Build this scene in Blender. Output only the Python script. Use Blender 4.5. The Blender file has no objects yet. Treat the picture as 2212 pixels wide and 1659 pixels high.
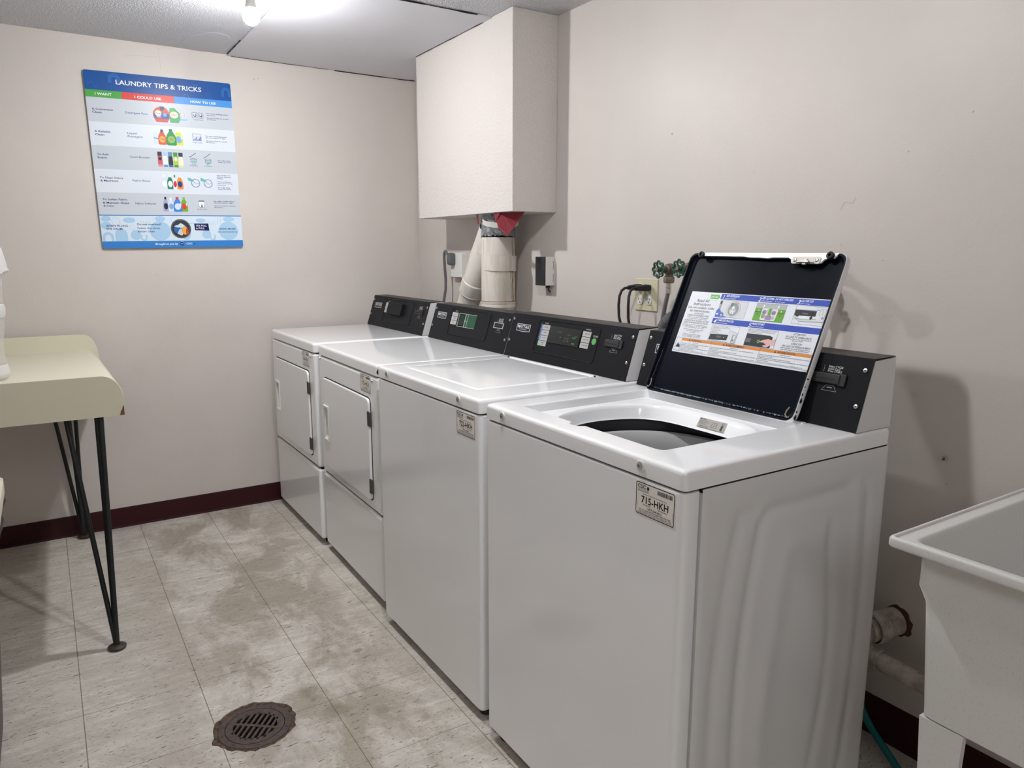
import bpy, bmesh, math, random
from mathutils import Vector, Matrix
random.seed(7)
S = bpy.context.scene
COL = S.collection
PI = math.pi

# ------------------------------------------------------------------ camera
YAW, PITCH, ROLL, FPX = 0.5658, -0.1791, 0.0008, 1586.752
CAM = Vector((3.8047, -1.798, 1.2926))
Fw = Vector((-math.cos(YAW)*math.cos(PITCH), math.sin(YAW)*math.cos(PITCH), math.sin(PITCH)))
Rt = Fw.cross(Vector((0, 0, 1))).normalized()
Up = Rt.cross(Fw)
cr, sr = math.cos(ROLL), math.sin(ROLL)
Rt, Up = cr*Rt + sr*Up, cr*Up - sr*Rt
cam_d = bpy.data.cameras.new('camera')
cam_d.sensor_width = 36.0
cam_d.lens = FPX/2212*36.0
cam_d.clip_start = 0.02
cam = bpy.data.objects.new('camera', cam_d)
COL.objects.link(cam)
cam.matrix_world = Matrix(((Rt.x, Up.x, -Fw.x, CAM.x), (Rt.y, Up.y, -Fw.y, CAM.y), (Rt.z, Up.z, -Fw.z, CAM.z), (0, 0, 0, 1)))
S.camera = cam

# ------------------------------------------------------------------ world, view, lamps' strength
W = bpy.data.worlds.new('world'); S.world = W
W.use_nodes = True
W.node_tree.nodes['Background'].inputs[0].default_value = (0.8, 0.85, 1, 1)
W.node_tree.nodes['Background'].inputs[1].default_value = 0.05
S.view_settings.view_transform = 'Standard'
S.view_settings.look = 'None'
S.view_settings.gamma = 1
S.view_settings.use_curve_mapping = False
S.view_settings.exposure = 0.0
S.cycles.max_bounces = 14
S.cycles.diffuse_bounces = 8
S.cycles.glossy_bounces = 5
S.cycles.transmission_bounces = 8
S.cycles.transparent_max_bounces = 12
S.cycles.caustics_reflective = False
S.cycles.caustics_refractive = False
S.cycles.sample_clamp_indirect = 4.0
S.cycles.use_denoising = True
BULBS = [((0.985, -1.09, 2.10), 2150.0), ((2.42, -1.05, 2.10), 1700.0)]
FILL = ((5.15, -2.15, 2.15), 10.5)  # place and strength of the added fill panel
BULB_COL = (0.99, 0.985, 0.985)

# ------------------------------------------------------------------ materials
def lin(h):
    h = h.lstrip('#')
    c = [int(h[i:i+2], 16)/255 for i in (0, 2, 4)]
    return tuple(x/12.92 if x <= 0.04045 else ((x+0.055)/1.055)**2.4 for x in c)
def M(name, col, rough=0.5, metal=0.0, coat=0.0, spec=0.5, emit=None, trans=0.0, alpha=1.0, ior=1.45):
    m = bpy.data.materials.new(name); m.use_nodes = True
    b = m.node_tree.nodes['Principled BSDF']
    if isinstance(col, str): col = lin(col)
    b.inputs['Base Color'].default_value = (*col, 1)
    b.inputs['Roughness'].default_value = rough
    b.inputs['Metallic'].default_value = metal
    b.inputs['Specular IOR Level'].default_value = spec
    b.inputs['Coat Weight'].default_value = coat
    b.inputs['Coat Roughness'].default_value = 0.06
    b.inputs['IOR'].default_value = ior
    if trans: b.inputs['Transmission Weight'].default_value = trans
    if alpha < 1: b.inputs['Alpha'].default_value = alpha
    if emit:
        b.inputs['Emission Color'].default_value = (*emit[0], 1)
        b.inputs['Emission Strength'].default_value = emit[1]
    return m
class N:
    """small node helper"""
    def __init__(s, m): s.m = m; s.t = m.node_tree; s.b = s.t.nodes['Principled BSDF']; s._c = None
    def n(s, ty, **k):
        x = s.t.nodes.new(ty)
        for a, v in k.items(): setattr(x, a, v)
        return x
    def L(s, a, b): s.t.links.new(a, b)
    def obj(s):
        if not s._c: s._c = s.n('ShaderNodeTexCoord').outputs['Object']
        return s._c
    def map(s, scale, rot=(0, 0, 0)):
        x = s.n('ShaderNodeMapping'); x.inputs['Scale'].default_value = scale; x.inputs['Rotation'].default_value = rot
        s.L(s.obj(), x.inputs['Vector']); return x.outputs[0]
    def noise(s, vec, scale, detail=2, rough=0.5, dist=0.0):
        x = s.n('ShaderNodeTexNoise'); x.inputs['Scale'].default_value = scale; x.inputs['Detail'].default_value = detail
        x.inputs['Roughness'].default_value = rough; x.inputs['Distortion'].default_value = dist
        s.L(vec, x.inputs['Vector']); return x.outputs['Fac']
    def ramp(s, fac, a, b, ca=0.0, cb=1.0):
        x = s.n('ShaderNodeMapRange'); x.clamp = True
        for i, v in enumerate((a, b, ca, cb)): x.inputs[1+i].default_value = v
        s.L(fac, x.inputs[0]); return x.outputs[0]
    def math(s, op, a, b=None, c=None):
        x = s.n('ShaderNodeMath', operation=op)
        for i, v in enumerate((a, b, c)):
            if v is None: continue
            if isinstance(v, (int, float)): x.inputs[i].default_value = v
            else: s.L(v, x.inputs[i])
        return x.outputs[0]
    def mix(s, fac, a, b):
        x = s.n('ShaderNodeMix', data_type='RGBA')
        if isinstance(fac, (int, float)): x.inputs[0].default_value = fac
        else: s.L(fac, x.inputs[0])
        for i, v in ((6, a), (7, b)):
            if isinstance(v, (tuple, str)): x.inputs[i].default_value = (*(lin(v) if isinstance(v, str) else v), 1)
            else: s.L(v, x.inputs[i])
        return x.outputs[2]
    def bump(s, h, strength, dist):
        x = s.n('ShaderNodeBump'); x.inputs['Strength'].default_value = strength; x.inputs['Distance'].default_value = dist
        s.L(h, x.inputs['Height']); s.L(x.outputs[0], s.b.inputs['Normal'])
    def col(s, c): s.L(c, s.b.inputs['Base Color'])

WALLC = (0.595, 0.552, 0.518)
wall_m = M('wall_paint', WALLC, 0.42, spec=0.35)
k = N(wall_m)
g = k.noise(k.obj(), 95, 3, 0.55); g2 = k.noise(k.obj(), 14, 3, 0.6)
k.bump(k.math('ADD', g, k.math('MULTIPLY', g2, 2.2)), 0.18, 0.0022)
k.col(k.mix(k.ramp(k.noise(k.obj(), 2.2, 4, 0.6), 0.35, 0.7), tuple(c*0.955 for c in WALLC), tuple(c*1.02 for c in WALLC)))
stucco_m = M('stippled_wall_paint', (0.64, 0.60, 0.57), 0.5, spec=0.3)
k = N(stucco_m)
k.bump(k.noise(k.obj(), 85, 4, 0.65), 0.9, 0.006)
ceil_m = M('stippled_ceiling_paint', (0.60, 0.61, 0.65), 0.34, spec=0.5)
k = N(ceil_m)
v = k.n('ShaderNodeTexVoronoi'); v.inputs['Scale'].default_value = 150; k.L(k.obj(), v.inputs['Vector'])
k.bump(k.math('ADD', k.ramp(v.outputs['Distance'], 0.0, 0.6, 1, 0), k.noise(k.obj(), 120, 2, 0.5)), 0.9, 0.0045)
patch_m = M('smooth_ceiling_paint', (0.66, 0.67, 0.72), 0.35, spec=0.45)
k = N(patch_m); k.bump(k.noise(k.obj(), 5, 2, 0.5), 0.25, 0.01)

patch2_m = M('smooth_ceiling_filler', (0.57, 0.58, 0.61), 0.4, spec=0.4)

floor_m = M('vinyl_tile', (0.5, 0.47, 0.42), 0.5, spec=0.35)
k = N(floor_m)
sep = k.n('ShaderNodeSeparateXYZ'); k.L(k.obj(), sep.inputs[0])
X, Y = sep.outputs[0], sep.outputs[1]
TS = 0.3048
base = k.mix(k.ramp(k.noise(k.map((9, 3.2, 1)), 1.0, 6, 0.65, 0.6), 0.38, 0.66), '#b7b1a8', '#ccc7be')
base = k.mix(k.ramp(k.noise(k.map((46, 9, 1)), 1.0, 4, 0.7), 0.50, 0.72), base, '#d8d4cc')
# worn grubby patches, with soft edges, and the brown traffic lane down the middle
dirt = k.math('MULTIPLY', k.ramp(k.noise(k.map((2.0, 3.4, 1)), 1.6, 6, 0.66, 0.5), 0.42, 0.56), 0.75)
lane = k.math('MULTIPLY', k.ramp(k.math('ABSOLUTE', k.math('ADD', Y, 1.22)), 0.14, 0.50, 1, 0.12), 1.0)
base = k.mix(k.math('MULTIPLY', dirt, lane), base, '#92887a')
base = k.mix(k.math('MULTIPLY', k.ramp(k.noise(k.map((60, 22, 1)), 1.0, 3, 0.6), 0.60, 0.70), 0.25), base, '#8e8574')
# dark streak flecks lying across the lane
fl = k.ramp(k.noise(k.map((330, 75, 1), (0, 0, 0.14)), 1.0, 2, 0.5, 0.3), 0.625, 0.68)
fl = k.math('MULTIPLY', fl, k.ramp(k.noise(k.map((11, 7, 1)), 1.0, 3, 0.6), 0.38, 0.56, 0.45, 1))
base = k.mix(k.math('MULTIPLY', fl, 0.85), base, '#403f3b')
fl2 = k.math('MULTIPLY', k.ramp(k.noise(k.map((170, 22, 1), (0, 0, 0.12)), 1.0, 1, 0.5, 0.25), 0.70, 0.725), 1.0)
base = k.mix(k.math('MULTIPLY', fl2, 0.85), base, '#3e4344')
# dirt spots near the crossing in front of the drain
for (sx, sy, r, a) in ((1.93, -1.20, 0.045, .55), (1.80, -1.235, 0.05, .5), (1.66, -1.03, 0.02, .6), (1.84, -1.05, 0.018, .5), (2.0, -1.09, 0.03, .35), (2.1, -1.0, 0.02, .4)):
    d = k.math('SQRT', k.math('ADD', k.math('POWER', k.math('SUBTRACT', X, sx), 2), k.math('POWER', k.math('SUBTRACT', Y, sy), 2)))
    nn = k.math('ADD', d, k.math('MULTIPLY', k.math('SUBTRACT', k.noise(k.obj(), 30, 3), 0.5), 0.05))
    base = k.mix(k.ramp(nn, r*0.35, r, a, 0), base, '#786c58')
gx = k.math('PINGPONG', k.math('ADD', X, -1.573+TS*40), TS/2)
gy = k.math('PINGPONG', k.math('ADD', Y, 0.9+TS*40), TS/2)
lx = k.math('MULTIPLY', k.ramp(gx, 0.0005, 0.0014, 1, 0), k.ramp(k.noise(k.map((2.2, 5, 1)), 1.0, 2), 0.35, 0.55, 0.30, 0.8))
ly = k.math('MULTIPLY', k.ramp(gy, 0.0006, 0.0016, 1, 0), 0.85)
base = k.mix(k.math('MAXIMUM', lx, ly), base, '#5c5546')
k.col(base)
k.L(k.ramp(k.noise(k.map((9, 5, 1)), 1.5, 3), 0.3, 0.7, 0.4, 0.62), k.b.inputs['Roughness'])
k.bump(k.math('SUBTRACT', k.noise(k.map((90, 25, 1)), 1.0, 3), k.math('MULTIPLY', ly, 2)), 0.15, 0.002)

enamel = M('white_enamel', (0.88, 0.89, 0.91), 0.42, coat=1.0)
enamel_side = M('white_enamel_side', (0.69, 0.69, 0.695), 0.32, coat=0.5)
k = N(enamel); k.bump(k.noise(k.obj(), 9, 2, 0.5), 0.05, 0.01)
white_pl = M('white_plastic', (0.72, 0.715, 0.69), 0.35)
basket_m = M('basket_enamel', (0.44, 0.44, 0.44), 0.35)
tub_black = M('black_tub_plastic', (0.012, 0.013, 0.018), 0.4)
panel_black = M('black_textured_panel', (0.0115, 0.012, 0.0145), 0.45, spec=0.10)
lit_top_black = M('black_panel_lit_top', (0.05, 0.047, 0.044), 0.5, spec=0.3)  # console top's black made paler: light falling on it painted into the colour
k = N(panel_black); k.bump(k.noise(k.obj(), 900, 1, 0.5), 0.15, 0.0006)
lid_black = M('black_lid_liner', (0.0035, 0.0048, 0.0095), 0.3, spec=0.07)
k = N(lid_black); k.L(k.ramp(k.noise(k.obj(), 20, 5, 0.7), 0.3, 0.8, 0.30, 0.40), k.b.inputs['Roughness'])
gap_m = M('dark_gap', (0.01, 0.01, 0.01), 0.8)
rubber = M('black_rubber', (0.012, 0.012, 0.013), 0.5)
gray_rubber = M('gray_rubber', (0.11, 0.11, 0.115), 0.5)
steel = M('steel', (0.55, 0.53, 0.50), 0.35, 1.0)
dark_steel = M('dark_steel', (0.12, 0.11, 0.10), 0.45, 0.8)
chrome = M('chrome', (0.75, 0.73, 0.70), 0.18, 1.0)
brass = M('weathered_brass', (0.17, 0.14, 0.115), 0.5, 0.7)
nut_m = M('tarnished_nut', (0.30, 0.25, 0.20), 0.4, 0.9)
braid_m = M('braided_steel', (0.34, 0.335, 0.33), 0.45, 0.6)
k = N(braid_m)
w = k.n('ShaderNodeTexWave', wave_type='BANDS', bands_direction='DIAGONAL'); w.inputs['Scale'].default_value = 330; w.inputs['Distortion'].default_value = 0
k.L(k.obj(), w.inputs['Vector']); k.bump(w.outputs['Fac'], 0.8, 0.002)
green_m = M('green_painted_iron', (0.014, 0.06, 0.035), 0.35)
duct_m = M('painted_duct', (0.62, 0.59, 0.54), 0.4, spec=0.4)
k = N(duct_m); k.col(k.mix(k.ramp(k.noise(k.map((20, 20, 3)), 1.0, 4, 0.6), 0.55, 0.75), (0.62, 0.59, 0.54), (0.47, 0.41, 0.33)))
k.bump(k.noise(k.obj(), 20, 3), 0.15, 0.004)
galv_m = M('galvanised_metal', (0.20, 0.215, 0.23), 0.55, 0.3)
k = N(galv_m); k.col(k.mix(k.ramp(k.noise(k.obj(), 60, 5, 0.7), 0.4, 0.6), (0.12, 0.13, 0.145), (0.36, 0.38, 0.40)))
k.bump(k.noise(k.obj(), 50, 4), 0.6, 0.008)
strap_m = M('cream_strap', (0.55, 0.54, 0.50), 0.4)
rust_m = M('rust_stain', (0.24, 0.12, 0.035), 0.8)
rust_dk = M('dark_rust', (0.10, 0.045, 0.02), 0.8)
red_m = M('red_plastic_sheet', (0.17, 0.010, 0.018), 0.45)
maroon = M('maroon_vinyl', (0.036, 0.006, 0.009), 0.5, spec=0.25)
k = N(maroon); k.bump(k.noise(k.obj(), 15, 2), 0.1, 0.004)
cream_m = M('cream_laminate', (0.66, 0.63, 0.50), 0.36, spec=0.4)
board_m = M('bare_particle_board', (0.17, 0.085, 0.04), 0.8)
iron_m = M('black_iron', (0.008, 0.011, 0.012), 0.4, spec=0.5)
foot_m = M('brown_iron_foot', (0.035, 0.025, 0.02), 0.5)
castm = M('rusty_cast_iron', (0.05, 0.033, 0.027), 0.6)
k = N(castm); k.col(k.mix(k.ramp(k.noise(k.obj(), 45, 5, 0.7), 0.4, 0.65), (0.042, 0.030, 0.028), (0.085, 0.052, 0.035)))
k.bump(k.noise(k.obj(), 220, 3), 0.3, 0.002)
grout_m = M('drain_mortar', (0.13, 0.085, 0.055), 0.9)
k = N(grout_m); k.col(k.mix(k.ramp(k.noise(k.obj(), 70, 5, 0.7), 0.4, 0.62), (0.04, 0.024, 0.017), (0.13, 0.085, 0.055))); k.bump(k.noise(k.obj(), 90, 4), 0.8, 0.006)
drain_dark = M('dark_drain_pit', (0.008, 0.005, 0.005), 0.6)
sink_m = M('speckled_sink_plastic', (0.60, 0.60, 0.585), 0.42)
k = N(sink_m)
vv = k.n('ShaderNodeTexVoronoi'); vv.inputs['Scale'].default_value = 260; k.L(k.obj(), vv.inputs['Vector'])
k.col(k.mix(k.ramp(k.noise(k.map((620, 620, 420)), 1.0, 1, 0.5), 0.62, 0.74, 0, 0.45), (0.62, 0.62, 0.605), (0.33, 0.32, 0.30)))
pvc_m = M('painted_pipe', (0.50, 0.46, 0.42), 0.5)
k = N(pvc_m); k.col(k.mix(k.ramp(k.noise(k.obj(), 25, 4, 0.7), 0.42, 0.65), (0.52, 0.48, 0.44), (0.28, 0.23, 0.20)))
teal_m = M('teal_garden_hose', (0.01, 0.16, 0.17), 0.35)
beige_pl = M('beige_plate', (0.60, 0.57, 0.40), 0.4)
bag_m = M('clear_plastic', (0.80, 0.80, 0.78), 0.25, alpha=0.30)
bag_rim = M('frosted_plastic_rim', (0.85, 0.86, 0.86), 0.3, alpha=0.5)
bin_m = M('brown_bin_plastic', (0.045, 0.032, 0.03), 0.45)
bulb_m = M('lit_bulb', (1, 1, 1), 0.4, emit=(BULB_COL, 1.0))
sock_m = M('white_porcelain', (0.75, 0.75, 0.74), 0.3)
disp_m = M('black_display', (0.006, 0.006, 0.006), 0.12, spec=0.6)
chip_m = M('chipped_black', (0.01, 0.009, 0.009), 0.6)

_pc = {}
def P(h, rough=0.4):
    if (h, rough) not in _pc: _pc[(h, rough)] = M('ink_'+h.strip('#'), h, rough, spec=0.35 if rough > .35 else .13)
    return _pc[(h, rough)]

# ------------------------------------------------------------------ mesh builder
_tc = {}
def text_geo(s, bold=0.0, shear=0.0):
    bold = min(bold, .016)
    key = (s, bold, shear)
    if key not in _tc:
        cu = bpy.data.curves.new('t', 'FONT'); cu.body = s; cu.size = 1; cu.offset = bold; cu.shear = shear
        cu.resolution_u = 2
        ob = bpy.data.objects.new('t', cu); me = bpy.data.meshes.new_from_object(ob)
        vs = [tuple(v.co[:2]) for v in me.vertices]; fs = [tuple(p.vertices) for p in me.polygons]
        bpy.data.objects.remove(ob); bpy.data.curves.remove(cu); bpy.data.meshes.remove(me)
        xs = [v[0] for v in vs] or [0, 1]
        _tc[key] = (vs, fs, min(xs), max(xs))
    return _tc[key]

class B:
    def __init__(s): s.v = []; s.f = []; s.mi = []; s.ms = []
    def m(s, mat):
        if mat not in s.ms: s.ms.append(mat)
        return s.ms.index(mat)
    def add(s, vs, fs, mat):
        o = len(s.v); i = s.m(mat)
        s.v += [tuple(v) for v in vs]; s.f += [tuple(a+o for a in f) for f in fs]; s.mi += [i]*len(fs)
    def bm(s, b, mat):
        b.verts.ensure_lookup_table(); b.verts.index_update()
        s.add([v.co[:] for v in b.verts], [[v.index for v in f.verts] for f in b.faces], mat); b.free()
    def box(s, a, b, mat, bev=0.0, seg=3, axes=None):
        t = bmesh.new(); bmesh.ops.create_cube(t, size=1)
        for v in t.verts: v.co = Vector([(a[i]+b[i])/2 + v.co[i]*(b[i]-a[i]) for i in range(3)])
        if bev > 0:
            es = [e for e in t.edges if axes is None or abs((e.verts[0].co-e.verts[1].co).normalized()[axes]) > 0.9]
            bmesh.ops.bevel(t, geom=es, offset=bev, segments=seg, affect='EDGES', profile=0.5)
        s.bm(t, mat); return s
    def loft(s, loops, mat, cap0=False, cap1=False):
        n = len(loops[0]); vs = [p for l in loops for p in l]; fs = []
        for k in range(len(loops)-1):
            for i in range(n):
                j = (i+1) % n
                fs.append((k*n+i, k*n+j, (k+1)*n+j, (k+1)*n+i))
        if cap0: fs.append(tuple(reversed(range(n))))
        if cap1: fs.append(tuple(range((len(loops)-1)*n, len(loops)*n)))
        s.add(vs, fs, mat); return s
    def cyl(s, p0, p1, r0, mat, r1=None, n=24, cap=True):
        p0, p1 = Vector(p0), Vector(p1); r1 = r0 if r1 is None else r1
        d = (p1-p0).normalized(); a = d.orthogonal().normalized(); c = d.cross(a)
        L = [[p+(a*math.cos(2*PI*i/n)+c*math.sin(2*PI*i/n))*r for i in range(n)] for p, r in ((p0, r0), (p1, r1))]
        return s.loft(L, mat, cap, cap)
    def lathe(s, prof, o, ax, mat, n=32, cap=(False, False)):
        """prof: (radius, height along ax)"""
        o = Vector(o); d = Vector(ax).normalized(); a = d.orthogonal().normalized(); c = d.cross(a)
        L = [[o+d*h+(a*math.cos(2*PI*i/n)+c*math.sin(2*PI*i/n))*r for i in range(n)] for r, h in prof]
        return s.loft(L, mat, *cap)
    def tube(s, pts, r, mat, n=12, closed=False, cap=True):
        pts = [Vector(p) for p in pts]; K = len(pts)
        rr = r if isinstance(r, (list, tuple)) else [r]*K
        T = []
        for i in range(K):
            a = pts[(i-1) % K] if (closed or i > 0) else pts[0]
            b = pts[(i+1) % K] if (closed or i < K-1) else pts[-1]
            T.append((b-a).normalized())
        u = T[0].orthogonal().normalized(); L = []
        for i in range(K):
            u = (u - T[i]*u.dot(T[i])).normalized(); w = T[i].cross(u)
            L.append([pts[i]+(u*math.cos(2*PI*j/n)+w*math.sin(2*PI*j/n))*rr[i] for j in range(n)])
        if closed: L.append(L[0])
        return s.loft(L, mat, cap and not closed, cap and not closed)
    def prism(s, poly, O, ux, uy, h, mat, h0=0.0):
        O, ux, uy = Vector(O), Vector(ux).normalized(), Vector(uy).normalized(); nn = ux.cross(uy)
        A = [O+ux*x+uy*y+nn*h0 for x, y in poly]; C2 = [O+ux*x+uy*y+nn*h for x, y in poly]
        return s.loft([A, C2], mat, True, True)
    def build(s, name, parent=None, sharp=38, smooth=True, mat=None, wn=True):
        me = bpy.data.meshes.new(name); me.from_pydata(s.v, [], s.f)
        for m_ in s.ms: me.materials.append(m_)
        me.polygons.foreach_set('material_index', s.mi)
        me.validate(); me.update()
        t = bmesh.new(); t.from_mesh(me)
        if smooth:
            bmesh.ops.remove_doubles(t, verts=t.verts, dist=1e-6)
            for f in t.faces: f.smooth = True
            lim = math.radians(sharp)
            for e in t.edges:
                if len(e.link_faces) != 2 or e.calc_face_angle(0) > lim: e.smooth = False
            t.to_mesh(me)
        t.free()
        ob = bpy.data.objects.new(name, me); COL.objects.link(ob)
        if smooth and wn:
            w_ = ob.modifiers.new('weighted_normals', 'WEIGHTED_NORMAL'); w_.keep_sharp = True; w_.weight = 100
        if parent: ob.parent = parent
        if mat is not None: ob.matrix_basis = mat
        return ob
class D:
    """printed or stuck-on flat work on a surface, unit in metres unless given"""
    def __init__(s, b, O, ux, uy, unit=0.001, lift=0.0004, step=0.00012):
        s.b = b; s.O = Vector(O); s.ux = Vector(ux).normalized(); s.uy = Vector(uy).normalized()
        s.n = s.ux.cross(s.uy); s.u = unit; s.l = lift; s.st = step
    def pt(s, x, y, k): return s.O + s.ux*(x*s.u) + s.uy*(y*s.u) + s.n*(s.l+s.st*k)
    def poly(s, pts, c, k=0):
        s.b.add([s.pt(x, y, k) for x, y in pts], [tuple(range(len(pts)))], P(c) if isinstance(c, str) else c)
    def rect(s, x0, y0, x1, y1, c, k=0): s.poly([(x0, y0), (x1, y0), (x1, y1), (x0, y1)], c, k)
    def rr_pts(s, x0, y0, x1, y1, r, n=6):
        o = []
        for cx, cy, a in ((x1-r, y0+r, -90), (x1-r, y1-r, 0), (x0+r, y1-r, 90), (x0+r, y0+r, 180)):
            for i in range(n+1):
                t = math.radians(a+90*i/n); o.append((cx+r*math.cos(t), cy+r*math.sin(t)))
        return o
    def rrect(s, x0, y0, x1, y1, r, c, k=0): s.poly(s.rr_pts(x0, y0, x1, y1, r), c, k)
    def frame(s, x0, y0, x1, y1, r, w, c, k=0):
        a = s.rr_pts(x0, y0, x1, y1, r); b = s.rr_pts(x0+w, y0+w, x1-w, y1-w, max(r-w, 0.01)); n = len(a)
        s.b.add([s.pt(x, y, k) for x, y in a+b], [(i, (i+1) % n, n+(i+1) % n, n+i) for i in range(n)], P(c) if isinstance(c, str) else c)
    def circ(s, x, y, rx, c, k=0, ry=None, n=28):
        ry = rx if ry is None else ry
        s.poly([(x+rx*math.cos(2*PI*i/n), y+ry*math.sin(2*PI*i/n)) for i in range(n)], c, k)
    def ring(s, x, y, r, w, c, k=0, a0=0, a1=360, n=28, ry=None):
        ry = r if ry is None else ry; P0 = []; P1 = []
        for i in range(n+1):
            t = math.radians(a0+(a1-a0)*i/n)
            P0.append((x+r*math.cos(t), y+ry*math.sin(t))); P1.append((x+(r-w)*math.cos(t), y+(ry-w)*math.sin(t)))
        s.b.add([s.pt(a, b_, k) for a, b_ in P0+P1], [(i, i+1, n+2+i, n+1+i) for i in range(n)], P(c) if isinstance(c, str) else c)
    def line(s, x0, y0, x1, y1, w, c, k=0):
        d = Vector((x1-x0, y1-y0)).normalized(); q = Vector((-d.y, d.x))*w/2
        s.poly([(x0-q.x, y0-q.y), (x1-q.x, y1-q.y), (x1+q.x, y1+q.y), (x0+q.x, y0+q.y)], c, k)
    def pline(s, pts, w, c, k=0):
        for a, b_ in zip(pts, pts[1:]): s.line(*a, *b_, w, c, k)
    def text(s, t, x, y, size, c, k=1, w=None, al='l', bold=0.0, shear=0.0, rot=0.0):
        """size: letter size so that capitals are 0.7*size tall; w: fit to this width"""
        vs, fs, a, b_ = text_geo(t, bold, shear)
        sx = size if w is None else w/(b_-a)
        off = {'l': -a, 'c': -(a+b_)/2, 'r': -b_}[al]
        cr_, sr_ = math.cos(rot), math.sin(rot)
        P2 = []
        for vx, vy in vs:
            px, py = (vx+off)*sx, vy*size
            P2.append(s.pt(x+px*cr_-py*sr_, y+px*sr_+py*cr_, k))
        s.b.add(P2, fs, P(c) if isinstance(c, str) else c)

def tag(o, label=None, cat=None, group=None, kind=None):
    for kk, vv_ in (('label', label), ('category', cat), ('group', group), ('kind', kind)):
        if vv_: o[kk] = vv_
    return o
def thing(name, label, cat, loc=(0, 0, 0), rz=0.0, group=None):
    o = bpy.data.objects.new(name, None); COL.objects.link(o); o.empty_display_size = 0.1
    o.location = loc; o.rotation_euler = (0, 0, rz)
    return tag(o, label, cat, group)

def ray_len(sdf, c, a):
    dx, dy = math.cos(a), math.sin(a); lo, hi = 0.0, 9.0
    for _ in range(38):
        mid = (lo+hi)/2
        if sdf(c[0]+dx*mid, c[1]+dy*mid) > 0: hi = mid
        else: lo = mid
    return lo
def rrs(x0, y0, x1, y1, r):
    cx, cy, hx, hy = (x0+x1)/2, (y0+y1)/2, (x1-x0)/2, (y1-y0)/2
    def f(x, y):
        qx, qy = abs(x-cx)-hx+r, abs(y-cy)-hy+r
        return math.hypot(max(qx, 0), max(qy, 0)) + min(max(qx, qy), 0) - r
    return f
def angles(c, corners, n=180, extra=((0.0,),)):
    A = [2*PI*i/n for i in range(n)]
    for (x, y) in corners:
        a = math.atan2(y-c[1], x-c[0]) % (2*PI)
        A += [(a+d) % (2*PI) for d in (-0.03, -0.018, -0.009, 0, 0.009, 0.018, 0.03)]
    A = sorted(A); o = [A[0]]
    for a in A[1:]:
        if a-o[-1] > 0.003: o.append(a)
    return o
def ring_pts(sdf, c, A, f3):
    o = []
    for a in A:
        r = ray_len(sdf, c, a); o.append(f3(c[0]+math.cos(a)*r, c[1]+math.sin(a)*r))
    return o

# ================================================================== SETTING
RX, RY, RZ = 6.2, -3.5, 2.195
WA = 0.0077
def struct(b, name, label=None, **k):
    o = b.build(name, **k); o['kind'] = 'structure'
    if label: o['label'] = label
    return o
# drain centre and irregular broken edge of the tile round it
DC = (1.876, -1.415)
rnd = random.Random(11)
hole = []
NH = 56
for i in range(NH):
    a = 2*PI*i/NH
    hole.append((a, 0.106 + 0.006*rnd.random() + (0.010 if i in (43, 44) else 0.007 if i == 26 else 0) + (0.003 if i % 9 == 0 else 0)))
b = B()
oc = [(-0.1, 0.1), (RX+.1, 0.1), (RX+.1, RY-.1), (-0.1, RY-.1)]
out = rrs(-0.1, RY-.1, RX+.1, 0.1, 0.001)
A = sorted([h[0] for h in hole] + [math.atan2(y-DC[1], x-DC[0]) % (2*PI) for x, y in oc])
def hr(a):
    for i in range(NH):
        a0, r0 = hole[i]; a1, r1 = hole[(i+1) % NH]
        if i == NH-1: a1 += 2*PI
        if a0 <= a <= a1: return r0+(r1-r0)*(a-a0)/(a1-a0)
L0 = [(DC[0]+math.cos(a)*hr(a), DC[1]+math.sin(a)*hr(a), -0.03) for a in A]
L1 = [(x, y, 0.0) for x, y, z in L0]
L2 = ring_pts(out, DC, A, lambda x, y: (x, y, 0.0))
L3 = [(x, y, -0.08) for x, y, z in L2]
b.loft([L3, L2, L1, L0], floor_m, True, False)
b.v = [(x, y, z) for x, y, z in b.v]
struct(b, 'floor', smooth=False)

b = B()
b.loft([[(-0.12-RY*0-WA*y*1.0, y, z) for y, z in ((0.0, 0), (RY, 0), (RY, RZ), (0.0, RZ))], [(-WA*y, y, z) for y, z in ((0.0, 0), (RY, 0), (RY, RZ), (0.0, RZ))]], wall_m, True, True)
struct(b, 'wall_left', smooth=False)
struct(B().box((-0.12, 0, 0), (RX, 0.12, RZ), wall_m), 'wall_right', smooth=False)
struct(B().box((RX, RY, 0), (RX+0.12, 0.12, RZ), wall_m), 'wall_behind', smooth=False)
struct(B().box((-0.12, RY-0.12, 0), (RX+0.12, RY, RZ), wall_m), 'wall_opposite', smooth=False)
struct(B().box((-0.12, RY-0.12, RZ), (RX+0.12, 0.12, RZ+0.1), ceil_m), 'ceiling', smooth=False)
# the plain plasterboard patch over the stippled ceiling, a little proud of it, with its cracks
b = B()
b.box((0.0, -0.968, RZ-0.006), (1.158, -0.001, RZ+0.002), patch_m, 0.002, 1)
struct(b, 'trim_1', 'smooth white plasterboard patch in the stippled ceiling')
b = B()
def crack(pts, w, z=RZ-0.0065, mat=gap_m):
    rr = random.Random(3); P2 = []
    for (x0, y0), (x1, y1) in zip(pts, pts[1:]):
        n = 14
        for i in range(n):
            t = i/n; P2.append((x0+(x1-x0)*t+rr.uniform(-.0008, .0008), y0+(y1-y0)*t+rr.uniform(-.0008, .0008), z))
    b.tube(P2, [w*rr.uniform(.45, 1.1) for _ in P2], mat, 5)
crack([(0.03, -0.9695), (0.32, -0.9695)], 0.0024, RZ-0.003)
crack([(0.32, -0.9695), (1.16, -0.9695)], 0.0004, RZ-0.003)
crack([(1.1595, -0.97), (1.1595, -0.225)], 0.0032, RZ-0.003)
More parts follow.
